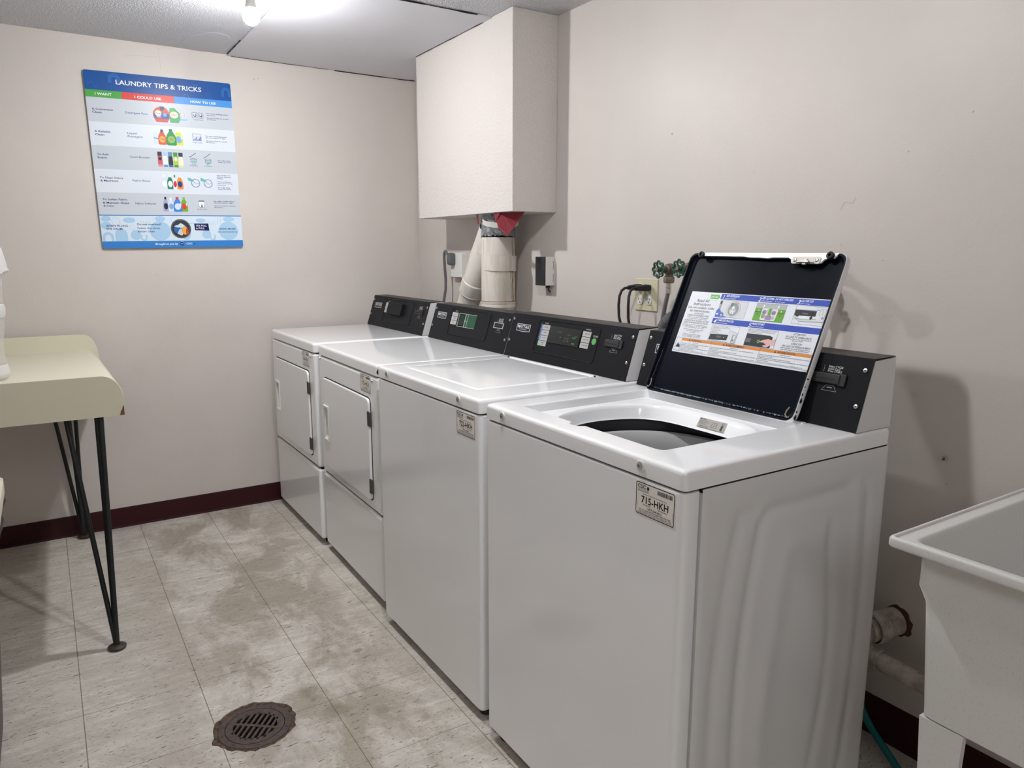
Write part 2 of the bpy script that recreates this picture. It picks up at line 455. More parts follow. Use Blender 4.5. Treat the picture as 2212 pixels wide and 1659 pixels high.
crack([(0.47, -0.2155), (1.14, -0.2155)], 0.0018)
crack([(0.012, -0.95), (0.009, -0.45)], 0.0014)
crack([(0.009, -0.45), (0.006, -0.02)], 0.0032)
b.prism([(0.004, -0.16), (0.02, -0.012), (0.004, -0.012)], (0, 0, RZ-0.0075), (1, 0, 0), (0, 1, 0), 0.001, gap_m)
struct(b, 'trim_2', 'dark crack lines around the ceiling patch')
b = B(); n_ = 40
def sm_(q, z): return [(.175+(.175*q)*math.cos(2*PI*i/n_)+.03*math.sin(2*PI*i/n_), -1.085+.085*q*math.sin(2*PI*i/n_)*(1+.12*math.sin(6*PI*i/n_)), z) for i in range(n_)]
b.loft([sm_(1.0, RZ), sm_(.97, RZ-.0016)], patch2_m, False, True)
struct(b, 'trim_5', 'rounded smooth repair in the stippled ceiling beside the patch', smooth=False)
# boxed-in chase hanging in the corner above the ducts
b = B()
NX = 14
b.box((0.46, -0.212, 1.447), (1.31, 0.0, RZ), stucco_m, 0.003, 2)
struct(b, 'trim_3', 'boxed-in chase of stippled cream plaster hanging from the ceiling')
# baseboards
b = B()
pr_ = [(0.0, 0.0), (0.011, 0.0), (0.009, 0.006), (0.006, 0.014), (0.005, 0.088), (0.003, 0.094), (0.0, 0.095)]
b.loft([[(-WA*y+x, y, z) for x, z in pr_] for y in (RY, -0.001)], maroon, True, True)
struct(b, 'baseboard_left', sharp=30)
b = B()
b.loft([[(x, -y, z*1.16) for y, z in pr_] for x in (0.0, RX)], maroon, True, True)
struct(b, 'baseboard_right', sharp=30)
# nicks, scuffs and hairlines in the paint
b = B(); rr = random.Random(5)
scuff = M('paint_scuff', (0.40, 0.36, 0.32), 0.6); hairline = M('paint_hairline', (0.46, 0.42, 0.38), 0.6)
def wl(y, z, k_=0.0006): return (-WA*y+k_, y, z)
def wr(x, z, k_=0.0006): return (x, -k_, z)
for f, y, z, r in ((wr, 1.956, 1.671, .006), (wr, 2.30, 1.52, .003), (wr, 2.9, 1.60, .004), (wr, 2.76, 1.53, .003), (wr, 3.05, .66, .006), (wr, 1.49, 1.37, .003), (wr, 1.37, 1.07, .004), (wl, -0.85, 2.10, .005), (wl, -0.83, 2.105, .004), (wr, 3.12, .62, .004), (wr, 2.6, 1.31, .003), (wr, 2.72, 1.27, .003), (wr, 2.93, .74, .003)):
    n = 9; c = f(y, z); pts = []
    for i in range(n):
        a = 2*PI*i/n; q = r*rr.uniform(.4, 1.0)
        pts.append(f(y+q*math.cos(a), z+q*math.sin(a)))
    if f is wr: pts = pts
    else: pts = pts
    b.add(pts, [tuple(range(n)) if f is wl else tuple(range(n))], scuff)
def hair(f, pts, w, mat=hairline):
    for (y0, z0), (y1, z1) in zip(pts, pts[1:]):
        d = Vector((y1-y0, z1-z0)).normalized(); q = Vector((-d.y, d.x))*w/2
        b.add([f(y0-q.x, z0-q.y), f(y1-q.x, z1-q.y), f(y1+q.x, z1+q.y), f(y0+q.x, z0+q.y)], [(0, 1, 2, 3)], mat)
hair(wl, [(-1.263, 2.19), (-1.258, 2.14), (-1.256, 2.09)], .0012)
hair(wl, [(-1.40, 2.13), (-1.36, 2.138), (-1.30, 2.142), (-1.26, 2.144)], .0012)
hair(wl, [(-1.263, 2.175), (-1.24, 2.19), (-1.20, 2.185)], .001)
hair(wl, [(-1.35, 1.19), (-1.33, 1.17)], .0014)
hair(wr, [(2.59, 1.40), (2.60, 1.42), (2.625, 1.415), (2.63, 1.43)], .0016)
hair(wr, [(3.03, .60), (3.06, .585), (3.07, .60)], .0025, scuff)
struct(b, 'trim_4', 'small nicks and hairline scuffs in the wall paint', smooth=False)

# ================================================================== MACHINES
def rrloop(x0, y0, x1, y1, r, z, c, A): return ring_pts(rrs(x0, y0, x1, y1, r), c, A, lambda x, y: (x, y, z))

def screw(root, name, p, n_, r=0.005, mat=steel):
    p, n_ = Vector(p), Vector(n_).normalized()
    b = B()
    b.lathe([(r, 0), (r, r*.25), (r*.85, r*.5), (r*.4, r*.62), (0.0001, r*.65)], p, n_, mat, 18)
    b.lathe([(r*.32, r*.63), (0.0001, r*.63)], p+n_*0.0001, n_, chip_m, 6)
    return b.build(name, root)

def id_sticker(root, x0, z0, w, h, y, code):
    b = B(); b.box((x0, y-0.0004, z0), (x0+w, y+.0005, z0+h), P('#e2ddd6'))
    sx = w*1000/102
    d = D(b, (x0, y-0.0004, z0), (1, 0, 0), (0, 0, 1), unit=0.001*sx, lift=0.00015, step=0.0001)
    H = h*1000/sx; K = '#141416'
    d.rrect(0, 0, 102, H, 4, '#e9e4dd', 0)
    d.frame(0.6, 0.6, 101.4, H-.6, 5, 1.6, K, 1)
    d.text('CSC', 5, H-12, 10.5, K, 2, w=22, bold=.03)
    d.poly([(29, H-9), (32, H-4.5), (35, H-9), (32, H-13.5)], '#1d4a5c', 2)
    d.poly([(31, H-9.5), (34.5, H-5), (36.5, H-9), (33, H-13)], '#123744', 3)
    d.line(5, H-14, 36, H-14, .5, K, 2)
    d.text('SERVICEWORKS', 5, H-18.5, 4.6, K, 2, w=30)
    x = 57; rr = random.Random(4)
    while x < 96:
        q = rr.choice((.5, .9, 1.4)); d.rect(x, H-13.5, x+q, H-5.5, K, 2); x += q+rr.choice((.4, .7, 1.0))
    d.text('Please use this machine ID when requesting service', 51, H-22.5, 3.2, K, 2, w=62, al='c', bold=.01)
    d.text(code, 51, H-39, 19, K, 2, w=71, al='c', bold=.022)
    d.text('For Service:', 21, H-43.2, 3.9, K, 2, w=19, bold=.02)
    d.text('Para Servicio:', 60, H-43.4, 3.9, K, 2, w=24, bold=.02)
    d.text('1-877-264-6622', 51, H-49.6, 6.0, K, 2, w=38, al='c', bold=.012)
    d.text('Visit our website WWW.CSCSERVICEWORKS.COM', 51, H-53.6, 3.6, K, 2, w=82, al='c', bold=.02)
    d.text('This machine is owned by CSC ServiceWorks and operated under a written', 51, H-56.6, 2.6, K, 2, w=86, al='c', bold=.02)
    d.text('agreement. Removal or relocation by the owner or management is prohibited.', 51, H-59.4, 2.6, K, 2, w=90, al='c', bold=.02)
    d.text('1-6517', 6, H-47, 2.8, K, 2, rot=PI/2); d.text('ID-7175-06 6/15', 98.5, 9, 2.6, K, 2, rot=PI/2)
    return b.build('identification_sticker', root)

def console(root, Wm, cb, ct, cz, zt, dep, kind):
    e = 0.005
    b = B()
    prof = [(cb+.0012, zt+.0006), (ct+.0012, cz-.0015), (dep, cz+.0015), (dep, zt+.0006)]
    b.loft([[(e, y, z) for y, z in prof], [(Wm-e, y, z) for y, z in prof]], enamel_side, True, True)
    # folded white side flange, standing a hair proud
    for x0, x1 in ((e-.001, e+.002), (Wm-e-.002, Wm-e+.001)):
        b.loft([[(x0, y, z) for y, z in prof], [(x1, y, z) for y, z in prof]], enamel_side, True, True)
    b.build('console_housing', root)
    b = B()
    t = 0.0015
    face = [(cb, zt+.0008), (ct, cz), (ct+.002, cz+.0012), (dep-.001, cz+.003), (dep-.001, cz+.003+t), (ct-.0006, cz+.0012+t), (ct-t, cz+.0005), (cb-t, zt+.0008)]
    b.loft([[(e-.0005, y, z) for y, z in face], [(Wm-e+.0005, y, z) for y, z in face]], panel_black, True, True)
    b.loft([[(x, y, z+.0002) for y, z in ((ct+.0025, cz+.0012+t), (dep-.0015, cz+.003+t))] for x in (e, Wm-e)], lit_top_black)
    bpan = b
    uv = Vector((0, ct-cb, cz-zt)).normalized(); ux = Vector((1, 0, 0))
    nn = ux.cross(uv)
    O = Vector((0, cb, zt)) + nn*(t+.0002)
    def fb(x0, v0, x1, v1, h, mat, bev=0.0, h0=0.0, b=None):
        b = b or B(); n0 = len(b.v)
        b.box((x0, v0, h0), (x1, v1, h), mat, bev)
        for i in range(n0, len(b.v)):
            x, y, z = b.v[i]; b.v[i] = tuple(O+ux*x+uv*y+nn*z)
        return b
    d = D(bpan, O, ux, uv, lift=.0003)
    WH = '#c9cacc'
    if kind == 'washer':
        d.text('CYCLES', 212, 135, 6, WH, 0); d.text('OPTIONS', 440, 133.5, 6.5, WH, 0, w=25)
        d.text('START', 484, 114.5, 9, WH, 0, w=24)
        for i, c in enumerate(('#20408a', '#20408a', '#20408a')): d.rect(197.5, 77+i*19, 199, 93+i*19, '#27479c', 1)
        for i in range(3): d.text('POWERWASH NORMAL'[:9], 194.5, 79+i*19, 3.2, WH, 1, rot=PI/2)
    else:
        d.text('CYCLES', 206, 135, 6, WH, 0)
    for i, (n_, s_) in enumerate((('1', 'Select CYCLE'), ('2', 'Insert Card'), ('3', 'Press START'))):
        y = 129.3-i*5.2
        d.text(n_, 569, y, 4.6, WH, 0); d.text(s_, 580, y, 6.4, WH, 0, w=34 if i != 1 else 28, bold=.015)
    d.pline([(576, 78), (611, 78), (603, 90), (584, 90), (576, 78)], .9, '#8f9195', 0)
    d.rect(587, 84.3, 600, 86.3, '#8f9195', 0)
    cp = bpan.build('control_panel', root)
    # badge
    b = B(); d = D(b, O, ux, uv, lift=0.0006, step=0.0002)
    out = [(45, 97), (87, 94.5), (130, 97), (130, 123), (45, 123)]
    b.prism([(x/1000, y/1000) for x, y in out], O, ux, uv, 0.0012, P('#c9c9cb', .3))
    d.l = .0013
    d.poly([(47, 98.8), (87, 96.4), (128, 98.8), (128, 121), (47, 121)], '#141821', 0)
    d.poly([(48, 108), (127, 108), (127, 120), (48, 120)], '#141821', 1)
    d.text('MAYTAG', 87.5, 107.8, 15.5, '#d6d6d8', 2, w=72, al='c', bold=.02)
    d.text('COMMERCIAL', 87.5, 101.6, 5.2, '#c0c4cc', 2, w=48, al='c')
    b.build('maker_badge', cp)
    # raised frame moulding round the controls
    b = B(); d = D(b, O, ux, uv)
    pts = d.rr_pts(179, 33, 512, 148, 11, 5)
    b.tube([O+ux*(x/1000)+uv*(y/1000)+nn*.0006 for x, y in pts], .0016, panel_black, 8, closed=True)
    b.build('panel_moulding', cp)
    K = '#17181b'
    def key(x0, v0, x1, v1, txt, strip=None, t2=None):
        b = fb(x0/1000, v0/1000, x1/1000, v1/1000, .0018, P('#a9a8a6', .45), .0006)
        d = D(b, O, ux, uv, lift=.0019, step=.00012)
        if strip: d.rect(x0+.3, v0+.3, x0+9, v1-.3, strip, 0)
        w = min(x1-x0-14, len(txt)*2.6)
        d.text(txt, (x0+x1)/2+3, (v0+v1)/2-(1.2 if not t2 else -.6), 5.0, K, 1, w=w, al='c', bold=.01)
        if t2: d.text(t2, (x0+x1)/2+3, (v0+v1)/2-5, 4.2, K, 1, al='c')
        b.build('cycle_key', cp)
    if kind == 'washer':
        for i, (n_, t2) in enumerate((('POWERWASH', None), ('WHITES', None), ('DELICATES', None), ('NORMAL', 'eco'))):
            v1 = 131.5-i*18.8; key(199, v1-17.4, 247, v1, n_, '#88b08c' if i == 3 else '#6f86c4', t2)
        for i, n_ in enumerate(('TEMPERATURE', 'SOIL LEVEL', 'EXTRA RINSE')):
            v1 = 129.5-i*18.8; key(430, v1-17.2, 472, v1, n_)
        b = fb(.250, .0735, .424, .1315, .0035, disp_m, .0012)
        d = D(b, O, ux, uv, lift=.0036, step=.0001)
        G = '#254a3b'
        d.rect(298, 112, 322, 116.5, G, 0); d.rect(356, 107, 372, 111, '#24463a', 0); d.rect(393, 104, 409, 108.5, G, 0)
        d.rect(384, 98, 402, 103, '#28573f', 0); d.rect(316, 95, 326, 99, G, 0); d.rect(386, 80, 404, 85, '#28573f', 0)
        d.text('25', 340, 85, 20, '#3f4a48', 0, w=28)
        b.build('display_window', cp)
        b = B(); q = O+ux*.4935+uv*.101
        b.lathe([(.0105, .0), (.0105, .0012), (.0095, .0018), (.0001, .0019)], q, nn, P('#5f9a5c', .35), 32)
        b.build('start_button', cp)
    elif kind == 'dryer_cover':
        for i in range(3):
            v1 = 130.5-i*18; key(186, v1-16.6, 238, v1, ('HIGH', 'MEDIUM', 'LOW')[i], '#b8b8b6')
        fb(.246, .072, .415, .131, .016, panel_black, .0015).build('display_cover', cp)
    else:
        for i in range(3):
            v1 = 130.5-i*18; key(186, v1-16.6, 238, v1, ('HIGH', 'MEDIUM', 'LOW')[i], '#b8b8b6')
        b = B()
        for a0 in ((.252, .0725, .402, .0745), (.252, .1285, .402, .1305), (.250, .0725, .252, .1305)):
            fb(*a0, .0022, P('#a9aaa5', .5), 0, 0, b)
        fb(.252, .0745, .402, .1285, .0004, P('#07130e', .35), 0, 0, b)
        d = D(b, O, ux, uv, lift=.0005, step=.0001)
        d.rect(310, 75, 401, 128, '#174a33', 0); d.rect(256, 80, 300, 124, '#0b2419', 0)
        d.rect(306, 74.5, 311, 128.5, '#b0b3ae', 1); d.rect(328, 74.5, 331, 128.5, '#a5a8a3', 1); d.rect(311, 98, 328, 101, '#9a9d99', 1)
        rr = random.Random(8)
        for _ in range(34):
            x, y = rr.uniform(258, 396), rr.uniform(78, 124); d.rect(x, y, x+rr.uniform(1, 4), y+rr.uniform(.8, 2.5), rr.choice(('#2f7a55', '#0a1a12', '#5c6a60', '#102c20')), 2)
        b.build('bare_circuit_board', cp)
    if kind == 'dryer_open':
        b = B()
        for a0 in ((.552, .0935, .624, .096), (.552, .114, .624, .1165), (.552, .0935, .556, .1165), (.620, .0935, .624, .1165)):
            fb(*a0, .002, P('#b4b3ad', .5), 0, 0, b)
        fb(.556, .096, .620, .114, .0004, gap_m, 0, 0, b)
        b.build('empty_reader_slot', cp)
    else:
        b = fb(.552, .093, .616, .1155, .0075, rubber, .0022)
        fb(.612, .0905, .629, .1175, .0052, rubber, .0022, 0, b)
        fb(.556, .1005, .606, .1045, .0079, gap_m, 0, .0073, b)
        b.build('card_reader', cp)
    for x, v in ((.016, .138), (.016, .059), (Wm-.018, .133), (Wm-.018, .055)):
        screw(cp, 'panel_screw', O+ux*x+uv*v, nn, .0052, steel)
    return cp

def washer(label, loc, rz, opened, code):
    Wm, Dp, zb, zu, zs, zt = .683, .616, .03, .872, .8765, .914
    root = thing('washing_machine', label, 'washing machine', loc, rz, 'white top-loading washers against the right wall')
    # front panel that wraps round both front corners
    AF = angles((Wm/2, .023), [(0, 0), (Wm, 0), (Wm, .046), (0, .046), (.013, 0), (Wm-.013, 0), (0, .013), (Wm, .013)], 60)
    def fl_(i, z): return rrloop(i, i, Wm-i, .046-i, .014, z, (Wm/2, .023), AF)
    b = B(); b.loft([fl_(.003, zb), fl_(.0008, zb+.0008), fl_(0, zb+.003), fl_(0, zu-.004), fl_(.001, zu-.0012), fl_(.004, zu)], enamel, True, True)
    b.build('front_panel', root)
    b = B()
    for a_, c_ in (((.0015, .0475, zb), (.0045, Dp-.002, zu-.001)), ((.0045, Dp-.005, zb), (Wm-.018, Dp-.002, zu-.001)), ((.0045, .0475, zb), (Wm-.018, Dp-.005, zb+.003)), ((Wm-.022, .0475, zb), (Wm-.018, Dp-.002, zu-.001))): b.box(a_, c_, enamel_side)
    for a_, c_ in (((.008, .010, zb+.004), (Wm-.008, .040, zs+.003)), ((.0046, .046, .85), (.012, Dp-.006, zs+.003)), ((Wm-.010, .046, .866), (Wm-.003, Dp-.006, zs+.003))): b.box(a_, c_, gap_m)
    b.build('cabinet', root)
    # right side panel with its pressed ribs
    def seg(px, pz, a, c):
        ax, az = a; cx, cz = c; dx, dz = cx-ax, cz-az
        t = max(0, min(1, ((px-ax)*dx+(pz-az)*dz)/(dx*dx+dz*dz))); return math.hypot(px-ax-t*dx, pz-az-t*dz)
    def dist(px, pz, pl): return min(seg(px, pz, p, q) for p, q in zip(pl, pl[1:]))
    r1 = [(.185, .805), (.150, .80), (.128, .72), (.108, .60), (.098, .48), (.096, .36), (.098, .2), (.105, .10)]
    r2 = [(.48, .80), (.235, .797), (.212, .78), (.195, .70), (.176, .58), (.168, .46), (.166, .34), (.172, .2), (.18, .1)]
    r3 = [(.40, .715), (.31, .722), (.285, .70), (.268, .60), (.250, .48), (.240, .34), (.238, .2), (.245, .1)]
    r4 = [(.425, .72), (.44, .62), (.455, .50), (.450, .35), (.43, .22), (.40, .1)]
    r5 = [(.535, .81), (.553, .79), (.560, .6), (.558, .45), (.550, .3), (.535, .15), (.52, .1)]
    r6 = [(.50, .12), (.52, .3), (.528, .45), (.522, .6), (.515, .80)]
    def hgt(y, z):
        h = 0
        for pl, w_, a_ in ((r1, .016, -.0030), (r2, .015, -.0042), (r3, .030, .0032), (r4, .016, -.0030), (r5, .013, -.0026), (r6, .014, .0016)):
            dd = dist(y, z, pl)/w_
            if dd < 2.6: h += 1.3*a_*math.exp(-dd*dd)
        return h
    b = B(); NY, NZ = 92, 110; y0, y1, z0, z1 = .0480, Dp, zb, zu
    vs = []; fs = []
    for j in range(NZ+1):
        for i in range(NY+1):
            y = y0+(y1-y0)*i/NY; z = z0+(z1-z0)*j/NZ
            ed = min(i, NY-i, j, NZ-j)
            vs.append((Wm-(.0025 if ed == 0 else .0006 if ed == 1 else 0)+hgt(y, z), y, z))
    for j in range(NZ):
        for i in range(NY):
            a = j*(NY+1)+i; fs.append((a, a+1, a+NY+2, a+NY+1))
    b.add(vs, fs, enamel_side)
    
    rim = [(Wm-.0115, y0, z0), (Wm-.0115, y1, z0), (Wm-.0115, y1, z1), (Wm-.0115, y0, z1)]
    rim2 = [(Wm-.0025, y, z) for _, y, z in rim]
    b.loft([rim, rim2], enamel_side)
    sp = b.build('side_panel', root, sharp=50)
    for x, y in ((.04, .04), (Wm-.04, .04), (.04, Dp-.04), (Wm-.04, Dp-.04)):
        b = B(); b.lathe([(.018, 0), (.020, .004), (.018, .010), (.006, .012), (.006, .03)], (x, y, -loc[2]), (0, 0, 1), rubber, 20, (True, True))
        b.build('foot', root)
    # top deck with recess, opening and flange
    c = (.319, .255)
    A = angles(c, [(0, 0), (Wm, 0), (Wm, Dp), (0, Dp), (.075, .062), (.562, .062), (.562, .468), (.075, .468), (.16, .435), (.48, .435), (.16, .08), (.47, .08), (.275, .043), (.300, .043), (.325, .043)], 220)
    def opening(grow, yb, yf):
        def f(x, y):
            q = math.hypot(x-.319, y-.262)-(.224+grow)
            def sm(a_, c_, k_): 
                h_ = max(k_-abs(a_-c_), 0)/k_; return max(a_, c_)+h_*h_*k_*.25
            return max(sm(q, y-yb, .05), yf-y, x-(.548+grow))
        return f
    def rec(i, r_, z):
        f1 = rrs(.0735+i, .0595+i, .5635-i, .4725-i, r_)
        return ring_pts(lambda x, y: min(f1(x, y), math.hypot((x-.300)/1.35, y-.062)-(.019-i)), c, A, lambda x, y: (x, y, z))
    b = B()
    L = [rrloop(0, 0, Wm, Dp, .010, zs, c, A), rrloop(0, 0, Wm, Dp, .010, zt-.011, c, A), rrloop(.001, .001, Wm-.001, Dp-.001, .010, zt-.006, c, A),
         rrloop(.0035, .0035, Wm-.0035, Dp-.0035, .010, zt-.002, c, A), rrloop(.010, .010, Wm-.010, Dp-.010, .010, zt, c, A),
         rec(0, .018, zt), rec(.0015, .017, zt-.0008), rec(.003, .015, zt-.004), rec(.0055, .014, zt-.021), rec(.0105, .012, zt-.0235),
         ring_pts(opening(.008, .456, .076), c, A, lambda x, y: (x, y, zt-.0235)),
         ring_pts(opening(.004, .450, .080), c, A, lambda x, y: (x, y, zt-.026)),
         ring_pts(opening(0, .442, .083), c, A, lambda x, y: (x, y, zt-.034)),
         ring_pts(opening(-.005, .428, .086), c, A, lambda x, y: (x, y, zt-.055)),
         ring_pts(opening(-.009, .424, .089), c, A, lambda x, y: (x, y, zt-.060))]
    b.loft(L, enamel)
    under = rrloop(.004, .004, Wm-.004, Dp-.004, .010, zs, c, A)
    b.loft([under, L[0]], enamel)
    deck = b.build('top_deck', root, sharp=50)
    for x in (.082, .571):
        b = B()
        b.lathe([(.0105, -.001), (.0105, .002), (.0085, .0032), (.006, .0025)], (x, 0, .8965), (0, -1, 0), white_pl, 24)
        b.lathe([(.0068, .001), (.0068, .0035), (.005, .005), (.002, .0052), (.0018, .003), (.0001, .003)], (x, 0, .8965), (0, -1, 0), steel, 20)
        b.build('deck_bolt', root)
    # rear hinge ledge
    b = B(); b.box((.075, .474, zt-.002), (.565, .487, zt+.003), enamel, .0018, 3)
    b.build('hinge_ledge', deck)
    # tub and basket
    cx, cy = .319, .262
    b = B()
    b.lathe([(.262, .848), (.246, .850), (.240, .846), (.236, .825), (.236, .800), (.25, .78)], (cx, cy, 0), (0, 0, 1), tub_black, 64)
    b.lathe([(.262, .30), (.262, .848)], (cx, cy, 0), (0, 0, 1), tub_black, 48)
    b.build('outer_tub', root)
    b = B()
    b.lathe([(.228, .40), (.228, .806), (.222, .818), (.212, .824), (.203, .821), (.198, .810), (.195, .79), (.196, .45), (.185, .43), (.0001, .425)], (cx, cy, 0), (0, 0, 1), basket_m, 72)
    bk = b.build('wash_basket', root)
    b = B()
    b.lathe([(.085, .428), (.075, .47), (.045, .50), (.038, .52), (.034, .70), (.030, .735), (.0001, .74)], (cx, cy, 0), (0, 0, 1), basket_m, 32)
    for q in range(4):
        a = PI/2*q+.4; b.box((-.002, .03, .44), (.002, .12, .47), basket_m)
        for i in range(len(b.v)-8, len(b.v)):
            x, y, z = b.v[i]; b.v[i] = (cx+x*math.cos(a)-y*math.sin(a), cy+x*math.sin(a)+y*math.cos(a), z)
    b.build('agitator', root)
    console(root, Wm, .494, .541, 1.0635, zt, Dp, 'washer')
    id_sticker(root, .5605, .8035, .1015, .063, 0, code)
    if not opened:
        cl = (.3185, .265); A2 = angles(cl, [(.081, .067), (.556, .067), (.556, .465), (.081, .465)], 100)
        b = B()
        def lp(i, z, r): return rrloop(.082+i, .068+i, .555-i, .4655-i, r, z, cl, A2)
        LL = [lp(0, zt-.016, .012), lp(0, zt-.003, .012), lp(.0012, zt-.0008, .012), lp(.004, zt+.0008, .012), lp(.010, zt+.0012, .02), lp(.06, zt+.003, .03), lp(.12, zt+.0042, .03), lp(.185, zt+.005, .006)]
        b.loft(LL, enamel, True, True)
        lid = b.build('lid', root, sharp=50)
        for x in (.074, .566):
            b = B(); b.lathe([(.003, 0), (.003, .0045), (.0001, .005)], (x, .470, zt), (0, 0, 1), chip_m, 10); b.build('hinge_pin', deck)
    else:
        # raised lid: frame u along the hinge, v up the lid, n towards the room
        ux = Vector((1, 0, 0)); uv = Vector((0, .158, .363)).normalized(); nn = ux.cross(uv)
        O = Vector((.079, .463, zt-.002))
        Wl, Hl = .475, .400
        def q3(x, y, h): return tuple(O+ux*x+uv*y+nn*h)
        cl = (Wl/2, Hl/2); A2 = angles(cl, [(0, 0), (Wl, 0), (Wl, Hl), (0, Hl)], 100)
        def lp(i, h, r): return ring_pts(rrs(i, i, Wl-i, Hl-i, r), cl, A2, lambda x, y: q3(x, y, h))
        b = B()
        b.loft([lp(.012, -.0095, .02), lp(.005, -.0085, .02), lp(.001, -.005, .022), lp(0, .0, .022), lp(0, .009, .022), lp(.0015, .0115, .022)], enamel, True)
        b.loft([lp(.0015, .0115, .022), lp(.003, .012, .021)], chip_m)
        b.loft([lp(.003, .012, .021), lp(.0065, .0115, .020), lp(.009, .003, .019), lp(.012, .0004, .017)], lid_black)
        b.loft([lp(.012, .0004, .017), lp(.016, 0, .015)], lid_black, False, True)
        blid = b
        # wear: rust and worn hinge edge
        b = B(); rr = random.Random(21)
        for x in [i*.0022 for i in range(25, 205)]:
            if rr.random() < (.85 if .05 < x < .2 else .45):
                h_ = rr.uniform(.0006, .0022)
                b.box((x, .0085+rr.uniform(-.001, .0012), .0), (x+rr.uniform(.0012, .003), .0085+h_+.001, .0125), P('#7f93a3', .5))
        b.v = [q3(x, y+.0018, z*0+.0022+z*.25) for x, y, z in b.v]
        blid.add(b.v, b.f, P('#7f93a3', .5))
        for (y, w_, a_) in ((.006, .016, 0), (.024, .006, .004), (.046, .014, .001), (.064, .007, .005), (.083, .004, .006), (.101, .005, .003)):
            n_ = 9; pts = [(y+w_/2+w_/2*rr.uniform(.5, 1.1)*math.cos(2*PI*q/n_), .0065+a_*.4+(.0055-a_*.4)*rr.uniform(.5, 1.0)*math.sin(2*PI*q/n_)) for q in range(n_)]
            blid.prism(pts, O+ux*Wl, uv, nn, .0004, chip_m)
        lid = blid.build('lid', root, sharp=60)
        # white top flange with its stepped edge
        b = B()
        fl = [(.030, .3985), (.040, .3905), (.05, .3895), (.185, .3885), (.205, .386), (.235, .386), (.262, .3845), (.275, .3865), (.322, .3865), (.330, .382), (.333, .374), (.412, .374), (.418, .382), (.426, .3865), (.442, .3865), (.452, .3985)]
        b.prism(fl, O, ux, uv, .0136, enamel, .0090)
        b.build('lid_flange', lid)
        # latch plate
        b = B()
        b.prism([(x/1000, y/1000) for x, y in D(B(), O, ux, uv).rr_pts(335, 371, 411, 387.5, 4)], O, ux, uv, .0165, M('cream_latch', (.62, .60, .55), .4), .0138)
        plate = b.build('latch_plate', lid)
        b = B()
        b.box((0, 0, 0), (.026, .005, .010), steel, .001); b.box((.008, -.004, 0), (.018, .011, .006), steel, .0015); b.box((-.012, .002, .0), (.036, .0035, .003), dark_steel)
        b.v = [tuple(O+ux*(.362+x)+uv*(.370+y)+nn*(.0165+z)) for x, y, z in b.v]
        b.build('latch_catch', lid)
        for x in (.344, .402): screw(lid, 'latch_screw', q3(x, .3795, .0166), nn, .005, steel)
        for x in (.045, .4335):
            b = B(); b.lathe([(.0088, 0), (.0088, .008), (.0065, .0095), (.0038, .0085), (.0038, .004), (.0001, .0038)], q3(x, .391, .012), nn, rubber, 24)
            b.build('lid_bumper', lid)
        for x, sgn in ((.014, 1), (Wl-.016, -1)):
            b = B()
            b.tube([q3(x-sgn*.004, .012, .012), q3(x, .010, .0135), q3(x+sgn*.006, .015, .0135), q3(x+sgn*.0055, .025, .013), q3(x+sgn*.002, .034, .012)], .0016, P('#8e8672', .5), 8)
            b.build('hinge_hook', lid)
        b = B()
        pts = [(.012, .035), (.0155, .06), (.0145, .075), (.018, .10), (.0175, .118)]
        b.tube([q3(x, y, .009) for x, y in pts], .0004, P('#5f5a50'), 6)
        b.build('worn_seam', lid)
        lid_label(lid, O, ux, uv)
        rating_label(deck, zt)
    return root

